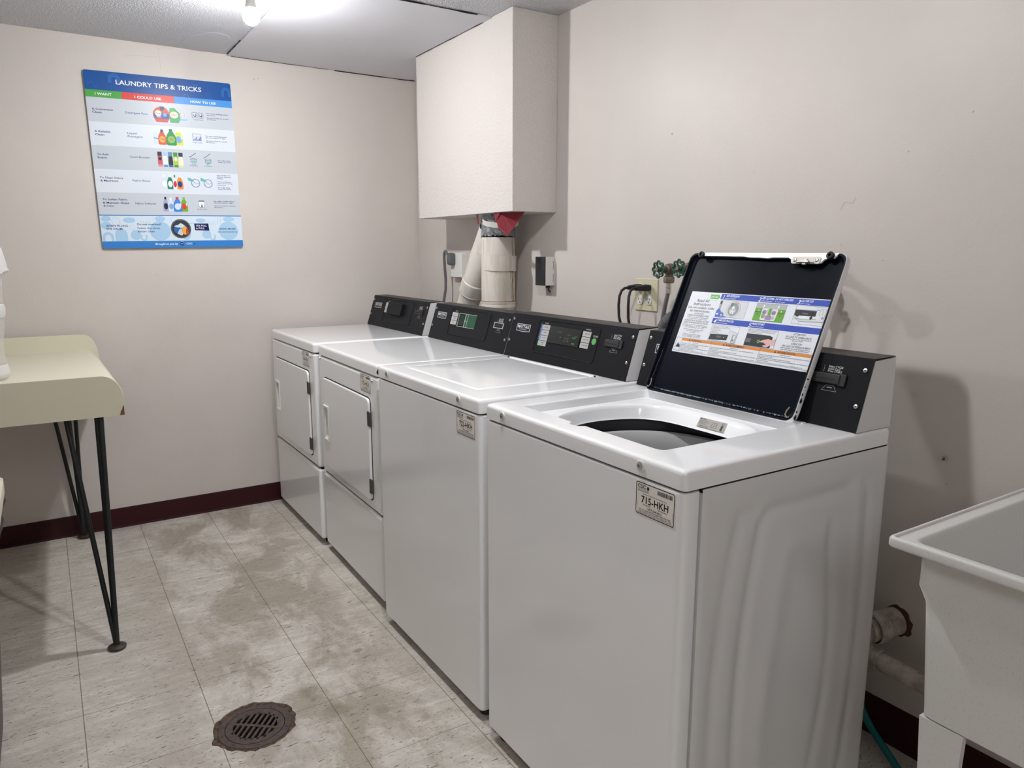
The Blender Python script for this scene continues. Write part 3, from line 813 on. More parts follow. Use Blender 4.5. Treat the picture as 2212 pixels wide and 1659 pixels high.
def lid_label(lid, O, ux, uv):
    b = B()
    d = D(b, O, ux, uv, lift=.0008, step=.00012)
    b.prism([(x/1000, y/1000) for x, y in d.rr_pts(42, 120, 470, 292, 3)], O, ux, uv, .0007, P('#d9dde4', .35))
    K, WHT, BL, OR = '#1b1b1f', '#e4e8ef', '#2745a8', '#cf8234'
    d.rect(147, 275, 467, 290, BL, 0); d.rect(145, 208.5, 467, 223.5, BL, 0)
    # green arrow
    d.poly([(112, 274.5), (138, 274.5), (138, 273), (145, 280.5), (138, 288), (138, 286.5), (112, 286.5)], '#5fa84f', 0)
    d.text('START HERE', 126, 278.2, 5.4, WHT, 1, w=24, al='c', shear=.2, bold=.02)
    d.text('Comience aquí', 126, 270.5, 3.2, '#3f7a36', 1, w=22, al='c')
    def head(n_, x, y, t, t2, w_, w2):
        d.text(n_, x, y+.5, 15, WHT, 1, shear=.25, bold=.03); d.text(t, x+9, y+6.6, 7.6, WHT, 1, w=w_, shear=.25, bold=.015); d.text(t2, x+8, y+1.2, 4.6, WHT, 1, w=w2, shear=.2)
    head('1', 154, 276, 'ADD DETERGENT', 'Agregue detergente', 44, 34)
    head('2', 266, 276, 'ADD CLOTHES - DO NOT OVERLOAD', 'Cargue la lavadora     No sobrecargue', 90, 70)
    head('3', 378, 276, 'CLOSE LID', 'Cierre la tapa', 32, 26)
    head('4', 150, 209.5, 'COMPLETE PROCESS', 'Complete el proceso', 56, 38)
    head('5', 262, 209.5, 'PRESS START', 'Presione Start (Inicio)', 38, 38)
    t = lambda s_, y, sz, w_, **k_: d.text(s_, 92, y, sz*1.12, K, 0, w=w_, al='c', shear=.18, bold=.010, **k_)
    t('Read All', 263.5, 10.5, 43); t('Instructions', 254, 10.5, 60)
    t('Lea con cuidado todas', 244.5, 9, 92); t('las instrucciones.', 235.5, 9, 70)
    t('ATTENTION', 228.5, 5.6, 34); t('FABRIC SOFTENER USERS:', 223, 5.6, 76)
    t('For best results, select a long Rinse cycle', 219, 3.6, 74); t('or use dryer sheets during dryer usage.', 215, 3.6, 68)
    t('ATENCIÓN A AQUÉLLOS QUE', 208.5, 5.6, 86); t('USAN SUAVIZANTE DE TELAS:', 202.8, 5.6, 86)
    t('Para obtener los mejores resultados, seleccione un', 198, 3.6, 87); t('ciclo de agua enjuague o use las hojas de suavizante', 194.2, 3.6, 88); t('para secadora durante uso de la secadora.', 190.4, 3.6, 70)
    t('NOTE: Lid locks during high speed', 184.5, 3.6, 69); t('spins and will unlock when', 180.6, 3.6, 47); t('cycle ends.', 176.8, 3.6, 20)
    t('NOTA: La tapa se bloquea durante', 171.5, 3.6, 62); t('los ciclos de centrifugado y se desbloquea', 168, 3.6, 64); t('al terminar el ciclo.', 164.5, 3.6, 64)
    # picture 1: tub and bottle
    d.frame(153, 227.5, 241, 273, .3, .5, K, 0); d.rect(153.6, 228, 240.5, 272.5, '#c9cdd2', 0)
    for r_, c_ in ((26, '#8d9096'), (24.5, '#d4d7db'), (22, '#8d9096'), (20.8, '#bfc3c8'), (18.6, '#4c4f55')): d.circ(200, 250, r_*.84, c_, {26: 1, 24.5: 2, 22: 3, 20.8: 4, 18.6: 5}[r_], ry=min(r_*.86, 21.8))
    d.circ(200, 250, 14.8, '#8a8e93', 6, ry=15); d.circ(199, 246, 11, '#a9adb2', 7, ry=9)
    d.circ(199, 255, 3.8, '#e9ecef', 8)
    for a in range(5):
        t_ = 2*PI*a/5+.3; d.line(199, 245, 199+9*math.cos(t_), 244+7*math.sin(t_), 2.6, '#dfe2e5', 8)
    d.rect(197, 266, 212, 270, '#c9a6a0', 8); d.rect(189, 258, 196, 267, '#4d7a5a', 8)
    d.poly([(148, 227), (148, 244), (153, 250), (156, 250), (163, 242), (163, 227)], '#4a63b5', 9); d.poly([(152, 250), (152, 271), (158, 271), (157, 250)], '#9fa3a9', 9); d.rect(153, 262, 158, 271, '#2c2f36', 10)
    d.poly([(164, 227), (164, 238), (167, 241), (174, 238), (174, 227)], '#5b73c2', 9); d.circ(154, 235, 4, '#cfd6ea', 11, ry=2.4); d.circ(168, 233, 3, '#cfd6ea', 11, ry=2)
    d.rect(176, 228, 184, 230, '#2d4aa0', 9)
    # picture 2: load level
    d.rect(267, 227.5, 354, 272.5, '#a9adb0', 0); d.rect(267, 227.5, 354, 259.5, '#5f9a34', 1); d.frame(267, 227.5, 354, 272.5, .3, .5, K, 2)
    d.poly([(290, 230), (288, 234), (288, 256), (291, 260), (331, 260), (334, 256), (332, 234), (330, 230)], '#cfd3d0', 3)
    rr = random.Random(2)
    for (x, y, r_, c_) in ((296, 250, 6, '#8d6aa5'), (295, 240, 6, '#7aa365'), (305, 252, 6, '#b9bfbb'), (323, 250, 6, '#8d6aa5'), (329, 243, 4.5, '#cbd7a0'), (324, 237, 5, '#9fb5a5'), (303, 238, 5, '#b0c7a0')): d.circ(x, y, r_, c_, 4, ry=r_*.9)
    d.rect(303, 231, 320, 242, '#9a78b5', 5); d.rect(307, 242, 316, 260, '#5f9a34', 5)
    for x0 in (288, 332): d.pline([(x0, 258), (x0+(2 if x0 < 300 else -2), 231)], 1.1, '#e6e9ea', 6)
    d.line(290, 230.5, 331, 230.5, 1.2, '#e6e9ea', 6)
    for x in (290, 331): d.circ(x+(0 if x < 300 else 1), 266, 2.2, WHT, 6, ry=3.4); d.line(x, 258, x, 264, 1.4, WHT, 6)
    for x in (278, 343):
        d.poly([(x-2, 253), (x+2, 253), (x, 257)], WHT, 6); d.text('MAX LOAD', x, 249, 3.8, '#1f3512', 6, w=17, al='c', bold=.02); d.text('Carga', x, 245.5, 2.8, '#1f3512', 6, al='c'); d.text('máxima', x, 242.3, 2.8, '#1f3512', 6, al='c')
    # picture 3: closing the lid
    d.frame(379, 228.5, 463, 273.5, .3, .5, K, 1); d.rect(380, 246, 436, 263, '#26282c', 1); d.rect(400, 253, 415, 257, '#55585c', 2)
    d.pline([(379.5, 264), (436, 264), (448, 268), (459, 268), (459, 232)], .5, K, 2); d.line(436, 273, 436, 264, .5, K, 2)
    d.poly([(384, 241), (394, 249), (452, 250), (440, 244)], '#dfe3e6', 3); d.poly([(384, 241), (440, 244), (440, 242.5), (384, 239.5)], '#8fa7a5', 3)
    d.poly([(379.5, 246), (399, 235), (463, 238), (463, 240), (452, 241), (403, 240), (380, 250)], '#c9cdd1', 3); d.pline([(379.5, 246), (399, 235), (463, 238)], .5, K, 4); d.line(399, 235, 399, 229, .5, K, 4)
    d.pline([(445, 252), (445, 268)], .5, K, 4); d.pline([(452, 268), (452, 252)], .5, K, 4); d.circ(455, 247, 3, '#8f9396', 4)
    d.rect(424, 247, 428.5, 262, K, 5); d.poly([(421, 247), (431.5, 247), (426, 240)], K, 5)
    # pictures 4 and 5
    d.frame(151, 162, 240, 206, .3, .5, K, 1)
    for i, s_ in enumerate(('1  Select cycle and options selections.', '   Haga las selecciones de ciclos y de opciones.', '2  Insert payment.', '   (Card Reader Device)', '   Inserte el pago.', '   (No inserte el recibo con', '   impedimento.)')):
        d.text(s_, 155, 201.5-i*3.7, 3.3, K, 1)
    d.poly([(153, 166), (211, 168), (212, 183), (154, 181)], '#222427', 2); d.rect(176, 173, 191, 178, '#54575b', 3); d.circ(200, 175.5, 1.2, '#c9ccd0', 3)
    d.poly([(209, 168), (209, 190), (218, 194), (238, 189), (237, 164), (228, 163)], '#cdd2d6', 1); d.pline([(209, 190), (218, 194), (238, 189), (237, 164), (226, 162)], .5, K, 3); d.line(226, 187, 226, 163, .5, K, 3)
    d.frame(227, 166, 236, 184, 1, .5, K, 3); d.circ(231, 171, 2, '#3a3d42', 3); d.line(152, 165, 215, 163.5, .6, K, 3)
    d.frame(267, 162, 355, 206, .3, .5, K, 1)
    for i, s_ in enumerate(('NOTE: additional pulses will be displayed when START button is available.', 'NOTA: la máquina parpadeará los indicadores cuando el botón se haya', 'presionado start (inicio).')): d.text(s_, 269, 202.3-i*3.4, 3.0, K, 1, w=(78, 76, 40)[i])
    d.poly([(267.5, 163), (344, 163), (344, 190), (335, 193.5), (267.5, 193.5)], '#222427', 2); d.rect(269, 171, 284, 181, '#5a5d61', 3)
    d.ring(307, 176, 4.2, 2.0, '#6fae55', 4)
    d.poly([(308, 175), (320, 181), (333, 185), (345, 182), (354, 188), (354, 171), (344, 170), (336, 164), (326, 164), (322, 167), (326, 169), (330, 169), (329, 171.5), (325, 172), (324, 175), (318, 174.5)], '#d3a9a6', 5)
    d.ring(328, 171, 2.2, .5, K, 6, -120, 150)
    t = lambda s_, y, sz, w_: d.text(s_, 412, y, sz*1.12, K, 0, w=w_, al='c', shear=.18, bold=.02)
    t('ATTENTION', 201.5, 5.8, 32); t('IN CASE OF UNBALANCE:', 194.5, 5.8, 68); t('Distribute clothes evenly, then close the lid', 190.5, 3.8, 70); t('and press START', 186.5, 3.8, 30)
    t('ATENCIÓN', 178.5, 5.8, 29); t('EN CASO DE DESEQUILIBRIO:', 171.7, 5.8, 80); t('Vuelva a distribuir las prendas de modo uniforme,', 167.6, 3.8, 80); t('luego cierre la tapa y presione START (Inicio).', 163.6, 3.8, 76)
    # warnings
    d.rect(65.5, 153, 467, 160, OR, 0); d.frame(46, 124, 467, 161, 1, .6, K, 1)
    for x in (65.5, 168, 319.5): d.line(x, 124, x, 160.5, .6, K, 2)
    for x, s_, w_ in ((116, 'WARNING', 36), (243, 'AVERTISSEMENT', 60), (393, 'ADVERTENCIA', 50)):
        d.poly([(x-w_/2-8, 154.2), (x-w_/2-2, 154.2), (x-w_/2-5, 159)], K, 1); d.text(s_, x, 154.2, 6.8, K, 1, w=w_, al='c', shear=.18, bold=.03)
    d.poly([(49, 134), (53, 141), (55, 148), (57, 141), (59, 146), (61, 139), (63.5, 143), (64, 134)], K, 1)
    tx = (('Fire Hazard', 'Never place items in the washer that are dampened with', 'gasoline or other flammable fluids.', 'No washer can completely remove oil.', 'Do not dry anything that has ever had any type of oil on', 'it (including cooking oils).', 'Doing so can result in death, explosion, or fire.'),
          ("Risque d'incendie", "Ne jamais mettre des articles humectés d'essence ou d'autres fluides inflammables", 'dans la laveuse.', "Aucune laveuse ne peut complètement enlever l'huile.", "Ne pas faire sécher des articles qui ont été salis par tout genre d'huile (y compris les", 'huiles de cuisson).', 'Le non-respect de ces instructions peut causer un décès, une explosion, ou un incendie.'),
          ('Peligro de Incendio', 'Nunca coloque en la lavadora artículos que estén humedecidos con gasolina o cualquier', 'otro líquido inflamable.', 'Ninguna lavadora puede eliminar completamente el aceite.', 'No seque ningún artículo que haya tenido alguna vez cualquier tipo de aceite (incluyendo', 'aceites de cocina).', 'No seguir estas instrucciones puede ocasionar la muerte, explosión o incendio.'))
    for (x, w_), ls in zip(((68, 97), (170.5, 146), (322, 142)), tx):
        m_ = max(len(s_) for s_ in ls)
        for i, s_ in enumerate(ls):
            if i == 0: d.text(s_, x+w_/2, 149, 3.8, K, 1, al='c', shear=.15)
            else: d.text(s_, x, 148.6-i*3.75, 3.7, K, 1, w=w_*len(s_)/m_, shear=.15)
    d.text('W10605270A', 467, 121, 2.6, K, 1, al='r')
    b.build('instruction_label', lid, smooth=False)

def rating_label(deck, zt):
    # on the slope between the opening and the hinge of the raised lid
    a, c = Vector((.30, .4402, zt-.0340)), Vector((.30, .4269, zt-.0538))
    uv = (a-c).normalized(); ux = Vector((1, 0, 0))
    b = B(); d = D(b, c-ux*.0, ux, uv, lift=.0006, step=.0001)
    b.prism([(.0, .002), (.085, .002), (.085, .027), (0, .027)], c, ux, uv, .0005, P('#a7a49d'))
    K = '#202022'
    d.text('MAYTAG', 2, 22, 5, K, 1, bold=.02)
    for i in range(3): d.text('MODEL SERIAL VOLTS 120 Hz 60', 2, 18-i*4, 3.6, K, 1, w=34-i*4)
    d.text('MADE IN U.S.A.', 8, 4, 4, K, 1, bold=.02)
    for i in range(3):
        for j in range(4): d.rect(42+i*7, 7+j*4, 46+i*7, 8.6+j*4, '#55565a', 1)
    d.rect(72, 4, 78, 18, K, 1); d.ring(75, 22, 3, .9, K, 1)
    b.build('rating_label', deck, smooth=False)

def dryer(label, loc, rz, code, kind, chip=False):
    Wm, Dp, zb, zt, zu, zs = .6765, .623, .03, .907, .8663, .3565
    root = thing('clothes_dryer', label, 'dryer', loc, rz, 'white front-loading dryers in the back corner')
    b = B(); b.box((.006, .012, zb+.02), (Wm-.006, Dp, zu+.004), gap_m); b.box((.002, .05, zb), (Wm-.002, Dp, zu-.001), enamel_side)
    b.build('cabinet', root)
    b = B(); b.box((0, 0, zb), (Wm, .05, zs-.004), enamel, .012, 5)
    b.build('lower_panel', root)
    b = B(); b.box((0, 0, zs+.003), (Wm, .05, zu-.0045), enamel, .012, 5)
    up = b.build('front_panel', root)
    c = (.34, .31); A = angles(c, [(0, 0), (Wm, 0), (Wm, Dp), (0, Dp)], 60)
    def lp(i, z, r=.014): return rrloop(i, i, Wm-i, Dp-i, r, z, c, A)
    b = B()
    b.loft([lp(.004, zu), lp(0, zu), lp(0, zt-.012), lp(.001, zt-.007), lp(.0035, zt-.0025), lp(.007, zt-.0007), lp(.012, zt)], enamel, False, True)
    top = b.build('top_panel', root, sharp=50)
    if chip:
        b = B(); rr = random.Random(9)
        def cp_(cx, cz, rx, rz_):
            n = 11; pts = []
            for i in range(n):
                t = 2*PI*i/n; q = rr.uniform(.6, 1.1); pts.append((cx+rx*q*math.cos(t), cz+rz_*q*math.sin(t)))
            return pts
        n_ = Vector((.8, -.6, 0)); u_ = Vector((.6, .8, 0))
        b.prism(cp_(0, 0, .005, .011), (Wm-.0035, .0045, .8825), u_, (0, 0, 1), .0008, chip_m)
        b.prism(cp_(0, 0, .004, .003), (Wm-.0005, .009, .8995), (0, 1, 0), (0, 0, 1), .0015, chip_m)
        b.build('chipped_paint', top)
    # door: outer edge to the pocket of the pull, one continuous face
    dx0, dx1, dz0, dz1 = (.066, .602, .399, .776)
    hx0, hx1, hz0, hz1 = .094, .130, .527, .656
    hc = ((hx0+hx1)/2, (hz0+hz1)/2)
    A = angles(hc, [(dx0, dz0), (dx1, dz0), (dx1, dz1), (dx0, dz1), (hx0, hz0), (hx1, hz0), (hx1, hz1), (hx0, hz1)], 120)
    def dl(i, y, r=.022): return ring_pts(rrs(dx0+i, dz0+i, dx1-i, dz1-i, r), hc, A, lambda x, z: (x, y, z))
    def hl(i, y, r=.006): return ring_pts(rrs(hx0-i, hz0-i, hx1+i, hz1+i, r), hc, A, lambda x, z: (x, y, z))
    b = B()
    b.loft([dl(0, -.0005), dl(0, -.006), dl(.0012, -.009), dl(.004, -.010), hl(.0, -.010)], enamel)
    door = b.build('door', root, sharp=45)
    b = B(); b.loft([dl(-.0045, -.0002, .026), dl(-.0045, -.0012, .026), dl(.002, -.0012, .022)], gap_m)
    b.build('door_seal', door)
    b = B()
    b.loft([hl(.010, -.0102, .004), hl(.010, -.0135, .004), hl(.007, -.0145, .004), hl(.001, -.0135), hl(-.002, -.009), hl(-.006, -.0035), hl(-.007, -.0025)], white_pl, False, True)
    b.box((hx0-.008, -.017, hz1+.001), (hx1+.008, -.0125, hz1+.009), white_pl, .001)
    b.box((hx0-.006, -.0165, hz0-.010), (hx1+.006, -.0125, hz0-.002), white_pl, .001)
    b.build('door_pull', door)
    for z in (.706, .456):
        b = B()
        b.cyl((dx1+.001, -.0105, z-.026), (dx1+.001, -.0105, z+.026), .0035, dark_steel, n=12)
        b.box((dx1-.006, -.0125, z-.026), (dx1, -.009, z+.026), dark_steel, .0006); b.box((dx1+.001, -.0095, z-.030), (dx1+.007, -.0006, z+.022), dark_steel, .0006)
        b.build('door_hinge', door)
    for x, z in ((.020, .849), (.6285, .845)): screw(root, 'panel_screw', (x, -.0005, z), (0, -1, 0), .0055, steel)
    for x, y in ((.05, .05), (Wm-.05, .05), (.05, Dp-.05), (Wm-.05, Dp-.05)):
        b = B(); b.lathe([(.018, 0), (.020, .004), (.018, .010), (.006, .012), (.006, .03)], (x, y, -loc[2]), (0, 0, 1), rubber, 20, (True, True)); b.build('foot', root)
    console(root, Wm, .507, .554, 1.0565, zt, Dp, kind)
    id_sticker(root, .508, .7945, .101, .0625, 0, code)
    return root

washer('near white washer with its black-lined lid raised, sticker 715-HKH', (2.256, -.893, .006), -.003, True, '715-HKH')
washer('white washer with closed lid between the raised-lid washer and the dryers', (1.521, -.880, .003), -.002, False, '722-HKH')
dryer('white dryer beside the closed washer with a bare green circuit board in its console', (.779, -.843, 0), -.018, '773-HKH', 'dryer_open', True)
dryer('farthest white dryer against the poster wall, with a black cover over its console display', (.0724, -.853, .001), 0.0, '780-HKH', 'dryer_cover')

# ================================================================== LAMPS
for i, (p, st) in enumerate(BULBS):
    root = thing('light_bulb', ('bare round bulb glowing on the ceiling beside the smooth patch', 'bare bulb on the ceiling over the raised-lid washer')[i], 'light bulb', p)
    m = M('lit_bulb_%s' % 'abc'[i], (1, 1, 1), .4, emit=(BULB_COL, st))
    kk = N(m); sp_ = kk.n('ShaderNodeSeparateXYZ'); kk.L(kk.obj(), sp_.inputs[0])
    kk.L(kk.math('ADD', kk.math('MULTIPLY', kk.ramp(sp_.outputs[2], .012, -.026), st), 6.0), kk.b.inputs['Emission Strength'])
    b = B(); b.lathe([(.0001, -.030), (.010, -.0285), (.019, -.023), (.0265, -.013), (.030, 0), (.0285, .010), (.024, .019), (.019, .026)], (0, 0, 0), (0, 0, 1), m, 14)
    b.build('glowing_globe', root, sharp=80)
    b = B(); b.lathe([(.0185, .0262), (.018, .035), (.0155, .048), (.0155, .060)], (0, 0, 0), (0, 0, 1), white_pl, 20, (True, False)); b.build('bulb_base', root)
    b = B(); b.lathe([(.0155, .056), (.020, .058), (.022, .075), (.040, .080), (.045, .0945)], (0, 0, 0), (0, 0, 1), sock_m, 28, (True, True)); b.build('lamp_socket', root)

root = thing('added_fill_light', 'unseen soft fill light added behind the camera', 'fill light', FILL[0])  # added out of view to supply soft fill, not a known fixture
b = B(); b.box((-.62, -.32, .012), (.62, .32, .0445), white_pl, .004, 2); b.build('fill_housing', root)
b = B(); b.box((-.60, -.30, 0), (.60, .30, .011), M('fill_glow', (1, 1, 1), .5, emit=(BULB_COL, FILL[1]))); b.build('fill_panel', root)

# ================================================================== POSTER
pu = Vector((-.0077368, .9998133, .0177061)).normalized(); pv = Vector((.000137, -.0177055, .9998432)).normalized(); pn = pu.cross(pv)
b = B(); PO = Vector((.0120162, -1.5528392, 1.3017498)) + pn*.012
d = D(b, PO, pu, pv, lift=.0009, step=.00015)
PW, PH = 603, 752
b.prism([(x/1000, y/1000) for x, y in d.rr_pts(0, 0, PW, PH, 9)], PO, pu, pv, .0008, P('#cfd4da', .30))
def clipx(c0, y0, y1, c, k_=0): d.rect(0, y0, PW, y1, c, k_)
GL = .30
def PP(c): return P(c, GL)
_P = P
def P(h, rough=GL): return _P(h, rough)
NV, WH = '#1d2a66', '#e9edf2'
d.poly([(0, 673), (PW, 673)]+[(x, y) for x, y in d.rr_pts(0, 660, PW, PH, 9) if y > 674], '#1f4f92', 0)
d.rect(0, 642.5, 140, 673, '#4c9a48', 0); d.rect(140, 642.5, 351, 673, '#c9453f', 0); d.rect(351, 642.5, PW, 673, '#4a90d6', 0)
d.text('LAUNDRY TIPS & TRICKS', 297, 702.5, 27.5, WH, 2, w=350, al='c', bold=.012)
d.text('I WANT', 69, 652, 15, WH, 2, w=64, al='c', bold=.03); d.text('I COULD USE', 245, 651.5, 15, WH, 2, w=108, al='c', bold=.03); d.text('HOW TO USE', 476, 651.5, 15, WH, 2, w=110, al='c', bold=.03)
LB = '#2c62a6'
for x, y, w_, h_ in ((92, 707, 48, 40), (560, 690, 40, 42)):
    d.ring(x+w_/2, y+h_-w_/2, w_/2, w_*.3, LB, 1, 0, 180); d.rect(x, y, x+w_*.3, y+h_-w_/2, LB, 1); d.rect(x+w_*.7, y, x+w_, y+h_-w_/2, LB, 1)
for x, y in ((12, 684), (480, 678)):
    for q in (0, 4):
        d.ring(x+16, y+14, 8-q*.5, 1.1, LB, 1, 0, 180); d.ring(x+30, y+8, 8-q*.5, 1.1, LB, 1, 180, 360)
d.ring(404, 676, 13, 6, LB, 1, 0, 180); d.ring(448, 734, 11, 5, LB, 1, 180, 360)
rows = [(541, 642.5), (443, 541), (343, 443), (244, 343), (147, 244)]
for i, (y0, y1) in enumerate(rows): d.rect(0, y0, PW, y1, '#bfc6cf' if i % 2 == 0 else '#d3dae4', 0)
for x, y, s_, w_ in ((19, 590, 'A Convenient', 81), (19, 577, 'Clean', 36), (19, 497.5, 'A Reliable', 61), (20, 484, 'Clean', 35), (19, 401.5, 'To Add', 43), (19, 388, 'Scent', 37), (19, 303, 'To Clean Odors', 91), (20, 290, '& Machines', 70), (20, 210, 'To Soften Fabric', 98), (20, 195.5, '& Maintain Shape', 104), (21, 182, '& Color', 43)):
    d.text(s_, x, y, 11.5, NV, 1, w=w_, bold=.03)
for x, y, s_, w_ in ((147, 584, 'Detergent Pacs', 89), (147, 497, 'Liquid', 36), (147, 483.5, 'Detergent', 60), (148, 396, 'Scent Booster', 80), (148, 294, 'Fabric Rinse', 70), (149, 194, 'Fabric Softener', 86)):
    d.text(s_, x, y, 12, '#2a3870', 1, w=w_, bold=.006)
def bottle(x0, x1, y0, y1, body, cap, k_=2, handle=False, label=None, word=None, wc='#20408a'):
    w_ = x1-x0; h_ = y1-y0; cx_ = (x0+x1)/2
    d.rect(cx_-w_*.16, y1-h_*.20, cx_+w_*.16, y1, cap, k_)
    d.poly([(x0+w_*.12, y0), (x1-w_*.12, y0), (x1, y0+h_*.06), (x1, y0+h_*.45), (x1-w_*.1, y0+h_*.62), (cx_+w_*.2, y1-h_*.16), (cx_-w_*.2, y1-h_*.16), (x0+w_*.08, y0+h_*.62), (x0, y0+h_*.45), (x0, y0+h_*.06)], body, k_)
    if handle: d.circ(x1-w_*.18, y0+h_*.48, w_*.10, '#d3dae4', k_+1, ry=h_*.13)
    if label: d.circ(cx_, y0+h_*.36, w_*.36, label, k_+1, ry=h_*.22)
    if word: d.text(word, cx_, y0+h_*.33, h_*.16, wc, k_+2, al='c', bold=.03)
# row 1
d.poly([(270, 557), (315, 557), (326, 575), (328, 597), (318, 615), (305, 625), (290, 625), (270, 616), (259, 600), (258, 580)], '#b5453c', 2)
d.poly([(262, 575), (322, 572), (326, 592), (300, 598), (262, 594)], '#24459b', 3); d.circ(280, 595, 14, '#e9a24a', 4); d.circ(280, 595, 11.5, '#f2f2ee', 5); d.text('Tide', 280, 591, 11, '#20408a', 6, al='c', bold=.04); d.text('PODS', 282, 577, 7, WH, 6, al='c', bold=.03); d.rect(289, 608, 306, 624, '#22305a', 5); d.circ(307, 589, 8, '#5f9bd8', 5)
d.poly([(326, 558), (362, 558), (372, 575), (370, 600), (350, 622), (330, 622), (326, 605)], '#3f9a5c', 2); d.circ(346, 592, 17, '#cfe3c0', 3, ry=15); d.text('Gain', 343, 589, 11, '#c0392b', 5, al='c', bold=.04)
d.poly([(368, 560), (400, 562), (402, 580), (392, 606), (374, 608), (366, 585)], '#b9c9e6', 2); d.circ(381, 594, 10, '#d98b3e', 3); d.circ(381, 594, 8, '#e8ecf4', 4); d.text('Tide', 381, 591, 7.5, '#20408a', 5, al='c', bold=.04); d.rect(372, 570, 400, 578, '#8fb4e3', 3)
# row 2
bottle(250, 271, 460, 528, '#c7d6ea', '#d9e2ee', 2, word='Tide'); bottle(270, 304, 459, 525, '#cf5a35', '#27407f', 3, False, '#e9a24a', 'Tide'); bottle(303, 346, 458, 529, '#2f8a4c', '#2a7c44', 4, False, '#7fb35a', 'Gain', '#d5462f'); bottle(338, 374, 460, 530, '#cfd44a', '#e6e8d5', 3, True, '#6fa6cf')
# row 3
for i, (c_, c2, c3) in enumerate((('#3b3236', '#c25a66', '#d98b95'), ('#9cc3e6', '#dfe6f0', '#5a86c9'), ('#5b8aa8', '#26353f', '#3f6c85'), ('#4b8a3f', '#a9c23f', '#3d8f4b'), ('#2c3b57', '#e3e4c5', '#cfd2a5'))):
    x = 258+i*22; d.rect(x+2, 382, x+20, 428, c_, 2); d.poly([(x+2, 362), (x+20, 362), (x+21, 385), (x+19, 410), (x+3, 410), (x+1, 385)], c2, 3); d.rect(x+2, 362, x+20, 372, c3, 4); d.circ(x+11, 398, 7, '#2a2f3a' if i in (0, 2) else '#d8dccb', 5, ry=8)
# row 4
for x0, x1, c_, cp, lb in ((264, 290, '#cfd8e3', '#e1e6ec', '#e6ebf0'), (289, 315, '#1f7f66', '#dfe6ea', '#e3eae8'), (313, 332, '#e3e6e2', '#2f8a4c', '#c2325f'), (330, 357, '#e38b2c', '#d9dfe8', '#27407f')): bottle(x0, x1, 264, 328, c_, cp, 2, False, lb)
# row 5
bottle(262, 287, 164, 229, '#a6a1c6', '#23262f', 2, False, '#2a2c38'); bottle(284, 309, 165, 226, '#cdd8ea', '#e6eaf0', 3, False, '#7fa1cf'); bottle(306, 343, 163, 229, '#3f82cf', '#c24e5f', 4, True, '#cfd9ee', None); bottle(338, 368, 164, 229, '#6aa83a', '#7db83f', 3, True, '#d6402c')
# icons
for x in (422, 448):
    d.frame(x, 586, x+23, 610, 4, 1.2, NV, 2); d.ring(x+12, 598, 6.5, 2, NV, 2, 150, 420); d.circ(x+14, 594, 2.6, NV, 2)
d.text('Large Load', 447, 576.5, 7.5, '#39477c', 2, w=41, al='c')
d.frame(416, 484, 454, 516, 2, 1.2, NV, 2)
for i in range(6): d.rect(419+i*6, 486, 423+i*6, 492+(i*5) % 14, '#5c7fc0', 2); d.line(421+i*6, 498, 421+i*6, 506, .8, NV, 2)
d.text('Large Loads', 435, 474.5, 7.5, '#39477c', 2, w=42, al='c')
for x in (412, 475):
    d.ring(x, 402, 14, 1.4, NV, 2, ry=4); d.line(x-13.5, 402, x-12, 388, 1.4, NV, 2); d.line(x+13.5, 402, x+12, 388, 1.4, NV, 2); d.ring(x, 388, 12, 1.4, NV, 2, 180, 360, ry=3.5); d.circ(x, 391, 11, '#7cc0bd', 1, ry=4); d.line(x-12, 412, x+12, 430, 2, NV, 2); d.line(x-19, 408, x-12, 415, 1.2, NV, 2); d.line(x-12, 408, x-19, 415, 1.2, NV, 2)
d.text('A Little', 412, 377, 6.5, '#39477c', 2, al='c', bold=.01); d.text('Freshness', 412, 370.5, 6.5, '#39477c', 2, w=34, al='c', bold=.01); d.text('More', 475, 377, 6.5, '#39477c', 2, al='c', bold=.01); d.text('Freshness', 475, 370.5, 6.5, '#39477c', 2, w=34, al='c', bold=.01)
for x in (411, 466):
    d.ring(x, 294, 19.5, 1.6, '#3f5f93', 2); d.ring(x, 294, 17, 1, '#3f5f93', 2); d.poly([(x-34, 318), (x-30, 304), (x-8, 300), (x-6, 308), (x-24, 317)], '#6fb3b0', 3); d.pline([(x-14, 285), (x-4, 299), (x+4, 290), (x+15, 296)], 1.2, '#3f5f93', 3)
d.poly([(419, 185), (440, 185), (444, 203), (441, 213), (418, 213), (415, 203)], '#e6eaf0', 2); d.pline([(419, 185), (440, 185), (444, 203), (441, 213), (418, 213), (415, 203), (419, 185)], 1.1, NV, 3); d.rect(417, 211, 442, 215, NV, 3); d.poly([(426, 185), (433, 185), (430, 203)], NV, 3)
d.text('Large Loads', 430, 174, 7.5, '#39477c', 2, w=43, al='c')
def small(x, y, ls, w_, bold=.012):
    for i, s_ in enumerate(ls): d.text(s_, x, y-i*7.2, 7.2, NV, 2, bold=bold)
def smallw(x, y, s_, w_, bold=.03): d.text(s_, x, y, 7.2, NV, 2, w=w_, bold=bold)
smallw(487, 607, 'For more cleaning power,', 96); smallw(487, 600, 'use more.', 37); smallw(486, 588, 'See your bottle for specific', 97, .01); smallw(486, 581, 'directions.', 40, .01)
smallw(473, 506, 'For more cleaning power,', 96); smallw(473, 499, 'use more (up to 1 cap).', 88); smallw(474, 485, 'See your bottle for specific', 95, .01); smallw(474, 478, 'directions.', 39, .01)
smallw(519, 398, 'For really stinky', 56); smallw(519, 391, 'loads, use more!', 59)
smallw(508, 331, 'Start by filling the', 61, .01); smallw(508, 323.5, 'softener dispenser', 65, .01); smallw(508, 316, 'halfway.', 28, .01)
